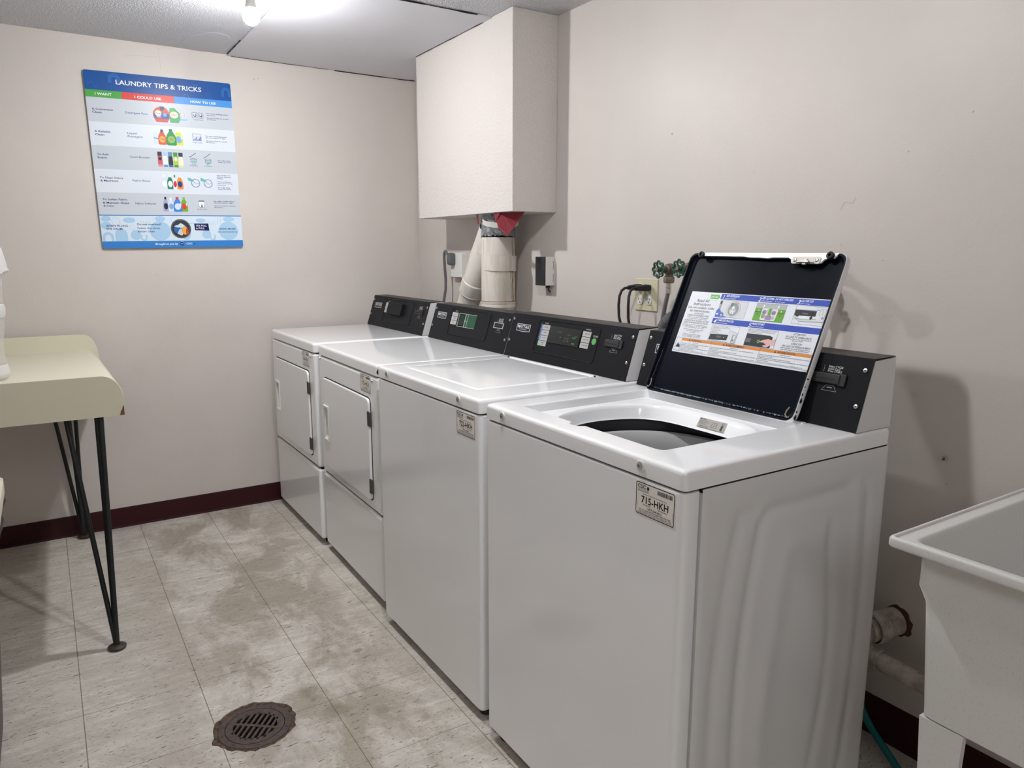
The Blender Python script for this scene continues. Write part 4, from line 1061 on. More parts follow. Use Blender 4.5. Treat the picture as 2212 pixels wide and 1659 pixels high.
smallw(508, 301, 'Without dispenser,', 64, .01); smallw(508, 293.5, 'add to drum during', 67, .01); smallw(508, 286, 'rinse cycle.', 38, .01)
smallw(509, 274, 'For really stinky', 55); smallw(509, 267, 'loads, use more!', 58)
smallw(484, 211, 'For softer, fresher fabrics,', 97); smallw(485, 204, 'use more (up to 1 cap).', 86); smallw(485, 190, 'See your bottle for specific', 96, .01); smallw(485, 183, 'directions.', 39, .01)
# foot band
d.rect(0, 143.5, PW, 147.5, '#2d6bb5', 1); d.rect(0, 31, PW, 143.5, '#cddcea', 0); LBL = '#a3c6e2'; GR = '#b3bcc6'
for x, y, rx, ry in ((24, 130, 20, 12), (23, 100, 21, 17), (138, 58, 22, 22), (116, 124, 25, 12), (240, 76, 44, 44), (244, 134, 22, 12), (540, 76, 44, 44), (440, 60, 20, 20), (418, 124, 22, 10), (545, 133, 26, 12), (350, 62, 20, 28)): d.circ(x, min(y, 143-ry) if y > 120 else max(y, 31+ry), rx, LBL, 1, ry=ry)
d.rect(54, 32, 104, 62, LBL, 1); d.ring(79, 62, 25, 25, LBL, 1, 0, 180)
d.ring(26, 50, 22, 12, LBL, 1, 0, 180); d.rect(4, 32, 14, 50, LBL, 1); d.rect(38, 32, 48, 50, LBL, 1)
for x in (182, 462): d.ring(x, 122, 20, 1.4, GR, 2, 180, 360); d.ring(x, 122, 11, 1.4, GR, 2, 180, 360); d.rect(x+32, 108, x+33.5, 142, GR, 2); d.rect(x+44, 108, x+45.5, 142, GR, 2)
for x, y, r_ in ((62, 118, 17), (126, 92, 10), (304, 126, 15), (582, 124, 12)): d.ring(x, y, r_, 1.2, GR, 2)
for x in (170, 466): d.ring(x, 46, 14, 7, LBL, 2, 180, 360); d.rect(x-14, 46, x-7, 58, LBL, 2); d.rect(x+7, 46, x+14, 58, LBL, 2)
d.text('WHEN FILLING', 21, 95, 11.5, NV, 3, w=88, bold=.03); d.text('THE DRUM', 21, 81.5, 11.5, NV, 3, w=64, bold=.03)
d.text('Do not overload!', 147, 102, 12, NV, 3, w=98, bold=.03); d.text('Faster dry times', 147, 85, 12, '#26336d', 3, w=93, bold=.008); d.text('Better clean', 147, 70.5, 12, '#26336d', 3, w=69, bold=.008)
for r_, c_, k_ in ((44, '#55595a', 3), (37, '#2c2e33', 4), (33, '#3c3f4a', 5)): d.circ(329, 86, r_, c_, k_)
d.circ(313, 82, 15, '#2c65ad', 6, ry=16); d.poly([(300, 98), (318, 104), (330, 112), (342, 104), (350, 96), (340, 88), (328, 90), (320, 60), (333, 56), (338, 70), (326, 92), (312, 92)], '#cdd8dd', 7); d.circ(345, 78, 13, '#e3a33c', 7, ry=19); d.circ(355, 74, 6, '#b8483a', 8, ry=15); d.poly([(312, 64), (330, 54), (334, 78), (322, 84)], '#bccace', 8)
for i in range(6): d.rect(366+i*4, 109, 368.5+i*4, 110.2, NV, 3)
d.poly([(388, 110), (451, 110), (453, 77), (390, 79)], '#1b1f52', 3); d.text('75% FULL', 395, 96.5, 11, WH, 4, w=48, bold=.03); d.text('is FULL', 395, 84, 11, WH, 4, w=38, bold=.03)
d.text('LEARN MORE', 535, 81.5, 11, NV, 3, w=77, al='c', bold=.03); d.text('tide.com/rewards-csc', 536, 68.5, 8.5, NV, 3, w=92, al='c', bold=.02)
d.poly([(x, y) for x, y in d.rr_pts(0, 0, PW, 60, 9) if y < 31]+[], '#3a7cc2', 1)
d.rect(0, 9, PW, 31.5, '#3a7cc2', 2)
d.text('Brought to you by', 214, 13.5, 12.5, WH, 4, w=97, shear=.25, bold=.03); d.circ(328, 17.5, 8.5, '#16376f', 3); d.text('Tide', 328, 15, 6.5, WH, 4, al='c', bold=.03); d.ring(328, 19, 9.5, 1.2, WH, 4, 20, 120); d.rect(340, 16.5, 342, 18.5, WH, 4); d.text('CSC', 346, 14, 10.5, WH, 4, w=26, bold=.04); d.poly([(378, 17), (381, 22), (385, 17), (381, 12)], '#1d4a5c', 4)
P = _P
tag(b.build('poster', smooth=False), 'tall blue and white poster headed LAUNDRY TIPS & TRICKS on the left wall', 'poster')

# ================================================================== DUCTS under the chase
root = thing('vent_duct', 'white-painted metal dryer vent duct that forks under the ceiling chase', 'duct', (1.042, -.115, 1.06))
def rel(p): return Vector(p)-Vector((1.042, -.115, 1.06))
b = B()
def rg(z, dz0=0, x=1.042, y=-.115): return rel((x, y, z))
b.lathe([(.0725, .29), (.0735, .20), (.0735, .012), (.0735, 0.0)], (0, 0, 0), (0, 0, 1), duct_m, 48)
b.box((-.0005, -.0742, .02), (.0012, -.0730, .28), duct_m)
b.build('main_pipe', root)
b = B()   # lock seam band and rolled joint
b.lathe([(.0738, .150), (.0748, .151), (.0748, .214), (.0738, .215)], (0, 0, 0), (.04, 0, 1), duct_m, 48)
b.tube([(.0755*math.sin(t), -.0755*math.cos(t), .152+.062*(t-.42)/.22) for t in [.42+i*.22/6 for i in range(7)]], .0028, duct_m, 8)
b.build('joint_band', root)
b = B()
b.lathe([(.0735, .018), (.0765, .016), (.0765, .008), (.0745, .005), (.0765, .001), (.0765, -.008), (.0740, -.010)], (0, 0, 0), (0, 0, 1), duct_m, 48)
b.lathe([(.0742, .0195), (.0762, .0172)], (0, 0, 0), (0, 0, 1), rust_m, 48)
b.build('bottom_ring', root)
b = B(); b.lathe([(.0735, -.008), (.060, -.045), (.052, -.075), (.051, -.20)], (0, 0, 0), (0, 0, 1), duct_m, 40); b.build('lower_reducer', root)
br0, br1 = rel((1.01, -.115, 1.400)), rel((.735, -.115, 1.000))
ax = (br1-br0).normalized(); Lb = (br1-br0).length
b = B()
b.lathe([(.060, 0.02), (.0605, .10), (.0605, .20), (.0585, Lb*.62)], br0, ax, duct_m, 40)
b.build('branch_pipe', root)
b = B()
b.lathe([(.0607, .115), (.0617, .116), (.0617, .168), (.0607, .170)], br0, ax, duct_m, 40)
b.build('branch_band', root)
b = B()
b.lathe([(.0585, Lb*.60), (.0630, Lb*.61), (.0625, Lb*.66), (.060, Lb*.70), (.0595, Lb*.735)], br0, ax, duct_m, 40)
b.lathe([(.0600, Lb*.733), (.0612, Lb*.738), (.0612, Lb*.744), (.055, Lb*.745)], br0, ax, duct_m, 40)
b.build('branch_collar', root)
b = B(); b.lathe([(.0530, Lb*.73), (.0535, Lb*.78), (.051, Lb*.80), (.051, Lb*1.32)], br0, ax, duct_m, 36); b.build('branch_lower_pipe', root)
# bare zinc neck, jagged paint edge, strap
b = B()
rr = random.Random(14); n = 60
up = []; dn = []; mid = []
for i in range(n):
    t = 2*PI*i/n; r_ = .0725
    dn.append((r_*1.02*math.cos(t), r_*1.02*math.sin(t), .289+rr.uniform(-.006, .006)+.010*math.sin(t*1.0+2.6)))
    mid.append((.0715*math.cos(t)*1.01, .0715*math.sin(t), .33)); up.append((.070*math.cos(t), .070*math.sin(t), .400))
b.loft([dn, mid, up], galv_m)
b.build('bare_zinc_neck', root)
b = B()
b.lathe([(.0735, .352), (.0752, .353), (.0752, .372), (.0735, .373)], (0, 0, 0), (.22, -.10, 1), strap_m, 48)
for i in range(18):
    t = 2*PI*i/18; p = Vector((.0756*math.cos(t), .0756*math.sin(t), .3625-.22*.0756*math.cos(t)+.10*.0756*math.sin(t)))
    b.cyl(p-Vector((math.cos(t), math.sin(t), 0))*.001, p, .0033, chip_m, n=8)
b.build('perforated_strap', root)
b = B()
rr = random.Random(3)
for th_, z0, z1 in ((14, .03, .15), (20, .015, .20), (27, .012, .13), (22, .10, .285), (30, .12, .24)):
    pts = [(.0743*math.cos(math.radians(th_+5*(z1-z)/(z1-z0)+rr.uniform(-.8, .8))), .0743*math.sin(math.radians(th_+5*(z1-z)/(z1-z0)+rr.uniform(-.8, .8))), z) for z in [z1-(z1-z0)*j/8 for j in range(9)]]
    b.tube(pts, [rr.uniform(.0004, .0010) for _ in pts], rust_m, 5)
for th_, z in ((8, .148), (16, .146), (25, .145)):
    q = Vector((math.cos(math.radians(th_)), math.sin(math.radians(th_)), 0)); b.cyl(q*.0735+Vector((0, 0, z)), q*.0752+Vector((0, 0, z)), .0030, rust_dk, n=8)
b.build('rust_streaks', root)

b = B()   # scrap of red sheet hanging in front of the duct
def sheet(P0, mat, thick=.0008):
    P0 = [Vector(p) for p in P0]; c = sum(P0, Vector())/len(P0)
    n_ = (P0[1]-P0[0]).cross(P0[2]-P0[0]).normalized()
    b.loft([[p for p in P0], [p+n_*thick for p in P0]], mat, True, True)
sheet([(1.156, -.204, 1.4465), (1.186, -.201, 1.385), (1.232, -.186, 1.352), (1.205, -.193, 1.447)], red_m)
sheet([(1.198, -.197, 1.447), (1.232, -.186, 1.352), (1.246, -.166, 1.384), (1.290, -.142, 1.447)], red_m)
sheet([(1.150, -.2005, 1.447), (1.168, -.203, 1.41), (1.20, -.2, 1.447)], red_m)
b2 = b; b = B()
sheet([(.985, -.190, 1.447), (1.0, -.190, 1.447), (1.003, -.190, 1.405), (.992, -.190, 1.405)], red_m)
tag(b.build('red_plastic_sliver', smooth=False), 'tiny red plastic sliver hanging at the left of the duct neck', 'plastic sheet')
b = b2
tag(b.build('red_plastic_scrap', smooth=False), 'torn scrap of red plastic sheet hanging from the chase beside the duct', 'plastic sheet')

# ================================================================== ELECTRICAL FITTINGS
# white outlet with gray plug behind the far dryer
root = thing('dryer_outlet', 'white surface-mounted power outlet on the right wall nearest the corner', 'power outlet', (.500, 0, 1.162))
b = B(); b.box((-.058, -.034, 0), (.058, 0, .118), white_pl, .004, 3); b.build('outlet_box', root)
b = B(); b.box((-.062, -.003, -.006), (.064, -.0002, .124), wall_m, .001, 1); b.build('wall_plate', root)
root = thing('dryer_power_cord', 'thick gray power cord and plug at the white outlet behind the far dryer', 'power cord', (.478, -.035, 1.252))
b = B(); b.loft([[(px*w_, y, pz*h_+dz) for px, pz in ((-1, -.7), (-.75, -1), (.75, -1), (1, -.7), (1, .7), (.75, 1), (-.75, 1), (-1, .7))] for y, w_, h_, dz in ((0, .014, .018, 0), (-.003, .019, .030, 0), (-.020, .019, .031, .001), (-.030, .015, .027, .003), (-.034, .009, .018, .005))], gray_rubber, True, True)
b.build('plug', root)
b = B()
pts = []
for t in range(9):
    a = PI*.95*t/8; pts.append((-.018-.0215*(1-math.cos(a))*.7, -.028, .020+.020*math.sin(a)))
pts += [(-.0515, -.026, .00), (-.054, -.022, -.05), (-.050, -.02, -.10), (-.052, -.02, -.15), (-.058, -.03, -.22), (-.06, -.05, -.36)]
b.tube(pts, .0068, gray_rubber, 12); b.build('cord', root)
# boxed outlet with black face
root = thing('surface_outlet', 'surface outlet box with black face plate and white side beside the duct', 'power outlet', (1.2685, 0, 1.152))
b = B(); b.box((-.0345, -.046, 0), (.0345, -.0002, .117), white_pl, .0015, 2); b.build('outlet_box', root)
b = B(); b.box((-.0350, -.050, -.0005), (.0345, -.0455, .1175), M('black_bakelite', (.022, .024, .027), .4, spec=.3), .001, 1)
d = D(b, (-.035, -.050, -.0005), (1, 0, 0), (0, 0, 1), lift=.0004)
d.poly([(17, 88), (20, 88), (26, 103), (23, 103)], '#030303', 0); d.poly([(46, 88), (49, 88), (43, 103), (40, 103)], '#030303', 0); d.circ(33, 89, 3, '#030303', 0); d.rect(28, 70, 36, 77, '#030303', 0); d.rect(32, 64, 37, 72, '#030303', 1)
d.rect(12, 60, 57, 60.5, '#050506', 0); d.line(34, 12, 34, 26, 1, '#050506', 0)
b.build('black_face_plate', root)
b = B(); b.box((.0343, -.0085, .012), (.0347, -.0065, .046), dark_steel); b.box((.0343, -.0085, .065), (.0347, -.0065, .10), dark_steel); b.build('side_slot', root)
b = B(); b.tube([(.020, -.022, .001), (.023, -.024, -.012), (.020, -.020, -.020), (.026, -.016, -.027), (.019, -.012, -.024)], .0035, rubber, 8)
b.box((.012, -.03, -.010), (.026, -.016, 0), rubber, .002)
b.build('loose_cable', root)
# beige double outlet
root = thing('double_outlet', 'beige double-gang wall plate with four white receptacles', 'power outlet', (1.8605, 0, 1.1415))
b = B(); b.box((-.0575, -.006, -.056), (.0575, -.0002, .056), beige_pl, .0025, 2); b.build('wall_plate', root)
for i, (x, z) in enumerate(((-.0265, .024), (.0175, .024), (-.0265, -.019), (.0175, -.019))):
    b = B(); d = D(b, (x, -.006, z), (1, 0, 0), (0, 0, 1), lift=.0001)
    pts = [(16*math.cos(2*PI*q/28), max(-12.5, min(12.5, 16*math.sin(2*PI*q/28)))) for q in range(28)]
    b.prism([(a/1000*.9, c_/1000*1.25) for a, c_ in pts], (x, -.006, z), (1, 0, 0), (0, 0, 1), .0025, white_pl)
    d.l = .0027
    d.rect(-7.5, -1, -5.2, 8, '#141414', 0); d.rect(5.2, 0, 7.5, 8, '#141414', 0); d.circ(0, -8, 2.6, '#141414', 0)
    b.build('receptacle', root)
for i, (x, dx, lab, g_) in enumerate(((1.834, -.006, 'left black power cord plugged into the beige double outlet', 0), (1.878, .004, 'right black power cord plugged into the beige double outlet', 1))):
    root = thing('washer_power_cord', lab, 'power cord', (x, -.009, 1.1665), group='black cords in the beige outlet')
    b = B()
    Lp = .055 if i == 0 else .060
    b.loft([[(px*w_, y, pz*h_) for px, pz in ((-1, -.6), (-.6, -1), (.6, -1), (1, -.6), (1, .6), (.6, 1), (-.6, 1), (-1, .6))] for y, w_, h_ in ((0, .013, .011), (-.012, .014, .012), (-.03, .011, .010), (-Lp, .007, .007))], rubber, True, True)
    b.build('plug', root)
    b = B()
    b.tube([(0, -Lp+.002, 0), (dx*.3, -Lp-.014, -.001), (dx*.7, -Lp-.027, -.010), (dx, -Lp-.034, -.028), (dx*1.2, -Lp-.036, -.060), (dx*1.0, -Lp-.034, -.10), (dx*.4+.012, -Lp-.030, -.15), (dx+.02, -Lp-.03, -.26), (dx+.03, -Lp-.01, -.40)], .0048, rubber, 10)
    b.build('cord', root)

# ================================================================== WATER VALVES AND HOSES
def valve(x, z, lab, tilt=0.0):
    root = thing('water_valve', lab, 'valve', (x, -.095, z), group='water valves on the right wall')
    b = B()
    b.lathe([(.016, .0), (.016, .006), (.0115, .009), (.0115, .062), (.019, .066), (.019, .080), (.012, .082), (.012, .0948)], (0, 0, 0), (0, 1, 0), brass, 20, (True, False))
    b.lathe([(.015, -.014), (.018, -.006), (.019, .006), (.017, .016)], (0, 0, 0), (0, 1, 0), brass, 20, (True, True))
    b.lathe([(.010, -.034), (.011, -.016), (.0145, -.014)], (0, 0, 0), (0, 1, 0), brass, 16, (True, False))
    b.lathe([(.0125, 0), (.0125, -.020), (.0145, -.022), (.0145, -.028)], (0, 0, 0), (0, 0, 1), brass, 20, (True, True))
    b.build('valve_body', root)
    b = B(); b.cyl((0, -.052, 0), (0, -.015, 0), .0042, brass, n=10); b.lathe([(.006, 0), (.006, .004), (.0001, .0045)], (0, -.051, 0), (0, -1, 0), nut_m, 8); b.build('stem', root)
    b = B(); yw = -.047
    # scalloped hand wheel
    R0 = .0235; K = 96
    pts = [((R0+.0030*math.cos(8*t))*math.cos(t), yw, (R0+.0030*math.cos(8*t))*math.sin(t)) for t in [2*PI*i/K for i in range(K)]]
    b.tube(pts, .0034, green_m, 8, closed=True)
    b.lathe([(.0085, -.003), (.0105, 0), (.0085, .003), (.0045, .003), (.0045, -.003), (.0085, -.003)], (0, yw, 0), (0, 1, 0), green_m, 20)
    for i in range(4):
        a = PI/2*i+PI/8+tilt; b.tube([(.007*math.cos(a), yw, .007*math.sin(a)), (.0225*math.cos(a), yw, .0225*math.sin(a))], .0030, green_m, 8)
    pts = [((.0165+.0012*math.cos(8*t))*math.cos(t), yw, (.0165+.0012*math.cos(8*t))*math.sin(t)) for t in [2*PI*i/48 for i in range(48)]]
    b.tube(pts, .0012, green_m, 6, closed=True)
    b.build('hand_wheel', root)
    b = B(); b.lathe([(.0165, -.024), (.0175, -.028), (.0175, -.038), (.0155, -.044), (.010, -.045)], (0, 0, 0), (0, 0, 1), nut_m, 6, (True, True)); b.build('hose_nut', root)
def hose(p0, pts, lab, g_):
    root = thing('supply_hose', lab, 'hose', p0, group=g_)
    b = B(); b.lathe([(.0085, 0), (.0095, -.010), (.0095, -.014), (.0080, -.016), (.0092, -.018), (.0092, -.032), (.0075, -.034)], (0, 0, 0), (pts[0][0], pts[0][1], 1), chrome, 16, (True, True)); b.build('ferrule', root)
    P2 = [Vector(q)-Vector(p0) for q in pts[1:]]
    # smooth the path
    for _ in range(2):
        Q = [P2[0]]
        for a, c_ in zip(P2, P2[1:]): Q += [a*.75+c_*.25, a*.25+c_*.75]
        Q.append(P2[-1]); P2 = Q
    b = B(); b.tube(P2, .0072, braid_m, 12); b.build('braided_hose', root)
for x, l1, l2 in ((2.063, 'left green-wheeled water valve beside the beige outlet', 'braided steel hose hanging from the left visible valve'), (2.152, 'green-wheeled water valve next to the raised lid', 'braided steel hose just behind the edge of the raised lid'),
                  (2.495, 'left green-wheeled water valve hidden behind the raised lid', 'left braided hose hidden behind the raised lid'), (2.585, 'right green-wheeled water valve hidden behind the raised lid', 'right braided hose hidden behind the raised lid')):
    z = 1.2355 if x < 2.1 else 1.2405
    valve(x, z, l1)
    p0 = (x, -.095, z-.045)
    hose(p0, [(-.0, -.0), (x-.001, -.096, z-.075), (x-.008, -.101, z-.12), (x-.018, -.106, z-.20), (x-.02, -.11, z-.30), (x-.01, -.12, .78)], l2, 'braided water hoses on the right wall')
# corrugated drain hose
root = None
P2 = [Vector(q) for q in ((2.090, -.165, .80), (2.090, -.165, .98), (2.106, -.165, 1.045), (2.142, -.165, 1.088), (2.192, -.165, 1.105), (2.24, -.165, 1.095), (2.28, -.165, 1.04), (2.29, -.165, .92), (2.29, -.165, .78))]
for _ in range(3):
    Q = [P2[0]]
    for a, c_ in zip(P2, P2[1:]): Q += [a*.75+c_*.25, a*.25+c_*.75]
    Q.append(P2[-1]); P2 = Q
Ls = [0]
for a, c_ in zip(P2, P2[1:]): Ls.append(Ls[-1]+(c_-a).length)
tot = Ls[-1]; R2 = []; rad = []; n = int(tot/.0017)
j = 0
for i in range(n):
    s_ = tot*i/(n-1)
    while j < len(Ls)-2 and Ls[j+1] < s_: j += 1
    t = (s_-Ls[j])/max(Ls[j+1]-Ls[j], 1e-9); R2.append(P2[j].lerp(P2[j+1], t)); rad.append(.0165+.0030*math.sin(2*PI*s_/.0082))
b = B(); b.tube(R2, rad, gray_rubber, 16)
tag(b.build('drain_hose', sharp=75), 'dark gray corrugated drain hose arching up behind the washer consoles', 'hose')
# wall anchor beside the lid shadow
b = B(); b.lathe([(.006, 0), (.0055, .003), (.003, .004), (.0001, .0042)], (2.921, -.0002, .803), (0, -1, 0), steel, 14); b.cyl((2.921, -.001, .803), (2.922, -.012, .801), .0016, dark_steel, n=8)
tag(b.build('wall_screw'), 'small steel screw sticking out of the right wall below the raised lid', 'screw')

# ================================================================== FLOOR DRAIN
root = thing('floor_drain', 'round rusty cast iron floor drain set in the tiles', 'drain', (DC[0], DC[1], 0))
b = B()
A_ = [h[0] for h in hole]
b.loft([[(math.cos(a)*(r_+.003), math.sin(a)*(r_+.003), -.012) for a, r_ in hole], [(math.cos(a)*(r_-.001), math.sin(a)*(r_-.001), -.002) for a, r_ in hole], [(math.cos(a)*.0965, math.sin(a)*.0965, -.0035) for a, r_ in hole]], grout_m)
b.build('mortar_bed', root)
b = B()
b.lathe([(.097, -.012), (.0975, -.003), (.096, -.0015), (.0795, -.0012), (.0785, -.004), (.0785, -.014)], (0, 0, 0), (0, 0, 1), castm, 64)
for i in range(10):
    a = 2*PI*i/10+.35 if i % 3 else 2*PI*i/10+.5
    b.cyl((.088*math.cos(a), .088*math.sin(a), -.002), (.088*math.cos(a), .088*math.sin(a), -.0011), .0030 if i % 2 else .0022, drain_dark, n=10)
b.build('drain_frame', root)
# grate with slots cut through: strips between slots in two halves
b = B(); R_ = .0775; ga = 0.90      # slot direction angle
rot = Matrix.Rotation(ga, 3, 'Z')
n0 = len(b.v)
zt_, zb_ = -.0012, -.0075
Ri = .0605; bw = .0045     # inner radius of the slotted field, half width of the middle bar
b.lathe([(R_, zb_), (R_, zt_), (Ri, zt_), (Ri, zb_)], (0, 0, 0), (0, 0, 1), castm, 72)
pitch = .0152; sw = .0080
k_ = -4
xs = [(-4+i)*pitch for i in range(9)]
# bars between slots
for i in range(-4, 5):
    x0, x1 = i*pitch-(pitch-sw)/2, i*pitch+(pitch-sw)/2
    x0c, x1c = max(x0, -Ri), min(x1, Ri)
    yy = math.sqrt(max(Ri*Ri-min(abs(x0c), abs(x1c))**2, 0))+.0006
    if x1c > x0c: b.box((x0c, -yy, zb_), (x1c, yy, zt_), castm, .0006, 1)
b.box((-Ri, -bw+.0, zb_-.0003), (Ri, bw, zt_+.0002), castm)
for s_ in (1, -1):
    # crescent fill at the slot ends
    n = 40
    for i in range(n):
        x0, x1 = -Ri+2*Ri*i/n, -Ri+2*Ri*(i+1)/n
        ya = math.sqrt(max(Ri*Ri-x0*x0, 0)); yb = math.sqrt(max(Ri*Ri-x1*x1, 0))
        inn = lambda v_: max(v_-.0055, 0)
        pl = [(x0, s_*inn(ya)), (x1, s_*inn(yb)), (x1, s_*(yb+.0005)), (x0, s_*(ya+.0005))]
        if s_ < 0: pl = pl[::-1]
        b.prism(pl, (0, 0, zb_), (1, 0, 0), (0, 1, 0), zt_-zb_, castm)
b.prism([(-.0125, -.0045), (.0125, -.0045), (.015, 0), (.0125, .0045), (-.0125, .0045), (-.015, 0)], (0, 0, zb_), (1, 0, 0), (0, 1, 0), zt_-zb_+.0006, castm)
b.v = [tuple(rot @ Vector(v_)) for v_ in b.v]
b.build('drain_grate', root, smooth=False)
b = B(); b.lathe([(.079, -.010), (.076, -.024), (.070, -.029), (.0001, -.029)], (0, 0, 0), (0, 0, 1), drain_dark, 40); b.build('drain_pit', root)

# ================================================================== TABLE
root = thing('folding_table', 'long cream laminate folding table on black hairpin legs along the left wall', 'table', (0.055, -1.606, 0))
TL = 1.55; tilt = math.atan2(.036, 1.06); TH0 = .857
def tz(x): return TH0+.036*x/1.06
def tp(x, y, z): return (x, y, z+tz(x))
NA = 14
prof = [(-.062+.062*math.sin(PI/2*i/NA), -.076*(1-math.cos(PI/2*i/NA))) for i in range(NA+1)]   # waterfall end, y and z
outer = [(-TL, 0.0)]+prof+[(0.0, -.133)]
inner = [(-.016, -.133), (-.016, -.076)]+[(-.062+.046*math.sin(PI/2*(NA-i)/NA), -.018-.058*(1-math.cos(PI/2*(NA-i)/NA))) for i in range(NA+1)]+[(-TL, -.018)]
sec = outer+inner
b = B()
x0, x1 = .016, 1.045
b.loft([[tp(x0, y, z) for y, z in sec], [tp(x1, y, z) for y, z in sec]], cream_m, True, True)
b.build('table_top', root, sharp=30)
b = B()
ap = [(-TL, -.133), (-.002, -.133), (-.002, -.076)]+[(y+.000, z+.0012) for y, z in reversed(prof)]+[(-TL, .0012)]
b.loft([[tp(1.045, y, z) for y, z in ap], [tp(1.0625, y, z) for y, z in ap], [tp(1.0640, y-.0012 if y > -TL+.01 else y, z-.0012) for y, z in ap]], cream_m, True, True)
b.build('front_apron', root, sharp=30)
b = B(); cp_ = [(-.0165, -.1332), (-.0015, -.1332), (-.0015, -.100), (-.0035, -.103), (-.0065, -.108), (-.008, -.115), (-.012, -.120), (-.0135, -.128)]
b.loft([[tp(1.0642, y, z) for y, z in cp_], [tp(1.0646, y, z) for y, z in cp_]], board_m, True, True); b.build('chipped_corner', root, smooth=False)
b = B()
bp_ = [(-TL, -.10), (-.004, -.10), (-.004, -.060)]+[(-.062-.066+.068+.056*math.cos(PI/2*i/10)-.004, -.02+.092*math.sin(PI/2*i/10)) for i in range(11)]+[(-.128, .072), (-TL, .072)]
b.loft([[tp(0.0, y, z) for y, z in bp_], [tp(.016, y, z) for y, z in bp_]], cream_m, True, True); b.build('back_board', root, sharp=30)
def hairleg(foot, tops):
    b = B()
    for t_ in tops:
        f = Vector(foot); t = Vector(t_); dq = (t-f).normalized()
        b.tube([f+Vector((dq.x*.012, dq.y*.012, .006)), t], .0082, iron_m, 12)
    leg = b.build('leg', root)
    b = B(); b.lathe([(.018, 0), (.027, .003), (.028, .009), (.022, .013), (.012, .014)], (foot[0], foot[1], 0), (0, 0, 1), foot_m, 28, (True, True)); b.build('leg_foot', leg)
    return leg
ox, oy = -.055, 1.606
def TP(x, y, z): return (x+ox, y+oy, z)
hairleg(TP(1.221, -1.701, 0), [TP(1.082, -1.672, .885), TP(1.052, -1.684, .885), TP(1.01, -1.786, .883)])
hairleg(TP(.066, -1.742, 0), [TP(.100, -1.838, .85), TP(.105, -1.722, .85), TP(.22, -1.76, .855)])
hairleg(TP(1.221, -3.02, 0), [TP(1.082, -3.05, .885), TP(1.052, -3.03, .885), TP(1.01, -2.93, .883)])
hairleg(TP(.066, -2.98, 0), [TP(.100, -2.88, .85), TP(.105, -3.00, .85), TP(.22, -2.96, .855)])

# clear plastic container at the left frame edge, on the table
cxx, cyy = .985, -2.018
root = thing('plastic_container', 'clear plastic container with white rims standing on the table at the left edge', 'container', (cxx, cyy, tz(cxx-.055)+.0015)); root.rotation_euler = (0, -tilt, 0)
b = B(); b.lathe([(.098, .002), (.105, .02), (.101, .06), (.100, .11), (.108, .16), (.107, .20), (.112, .26), (.118, .34), (.112, .40)], (0, 0, 0), (0, 0, 1), bag_m, 40, (True, False)); b.build('container_body', root)
b = B(); b.lathe([(.098, .001), (.1075, .010), (.1095, .022), (.1065, .040), (.1045, .048)], (0, 0, 0), (0, 0, 1), bag_rim, 40); b.build('base_rim', root)
b = B(); b.lathe([(.111, .195), (.115, .205), (.116, .225), (.112, .238)], (0, 0, 0), (0, 0, 1), bag_rim, 40); b.build('middle_rim', root)
b = B(); rr = random.Random(6); n = 44; LL = []
for j, (z, r_) in enumerate(((.325, .120), (.335, .130), (.37, .128), (.41, .118), (.44, .10), (.455, .07))):
    LL.append([((r_+rr.uniform(-.006, .006)*(1 if j != 2 else 1.6)+.004*math.sin(i*2.1+j))*math.cos(2*PI*i/n), (r_+rr.uniform(-.006, .006)+.004*math.sin(i*2.1+j))*math.sin(2*PI*i/n), z+rr.uniform(-.008, .008)) for i in range(n)])
b.loft(LL, bag_rim); b.build('bag_liner', root)

# bin at the left frame edge
bx0, bx1, by0, by1 = 1.476, 1.86, -2.40, -2.0
root = thing('waste_bin', 'brown waste bin with cream rim at the left frame edge before the table', 'bin', ((bx0+bx1)/2, (by0+by1)/2, 0))
def bl(i, z, r_=.02):
    X0, X1, Y0, Y1 = -(bx1-bx0)/2-i, (bx1-bx0)/2+i, -(by1-by0)/2-i, (by1-by0)/2+i
    A3 = angles((0, 0), [(X0, Y0), (X1, Y0), (X1, Y1), (X0, Y1)], 60)
    return ring_pts(rrs(X0, Y0, X1, Y1, r_), (0, 0), A0b, lambda x, y: (x, y, z))
A0b = angles((0, 0), [(-.2, -.2), (.2, -.2), (.2, .2), (-.2, .2)], 60)
b = B(); b.loft([bl(-.010, .0), bl(-.002, .012), bl(.012, .22), bl(.020, .36), bl(.036, .60), bl(.030, .60), bl(.016, .36), bl(-.006, .02)], bin_m, True, True); b.build('bin_body', root)
b = B(); rr = random.Random(4)
LL = []
for j, (g_, z) in enumerate(((.036, .585), (.052, .60), (.062, .625), (.055, .645), (.045, .655))):
    L_ = bl(g_, z); LL.append([(x*(1+rr.uniform(-.02, .02)), y*(1+rr.uniform(-.014, .014)), z_+rr.uniform(-.006, .006)) for x, y, z_ in L_])
b.loft(LL, rubber); b.build('bin_bag', root)
b = B(); b.loft([bl(.055, .645, .03), bl(.064, .650, .03), bl(.064, .680, .03), bl(.058, .686, .03), bl(.030, .686, .02), bl(.026, .68, .02), bl(.026, .65, .02)], M('cream_plastic', (.62, .58, .46), .45)); 
b.build('bin_rim', root)

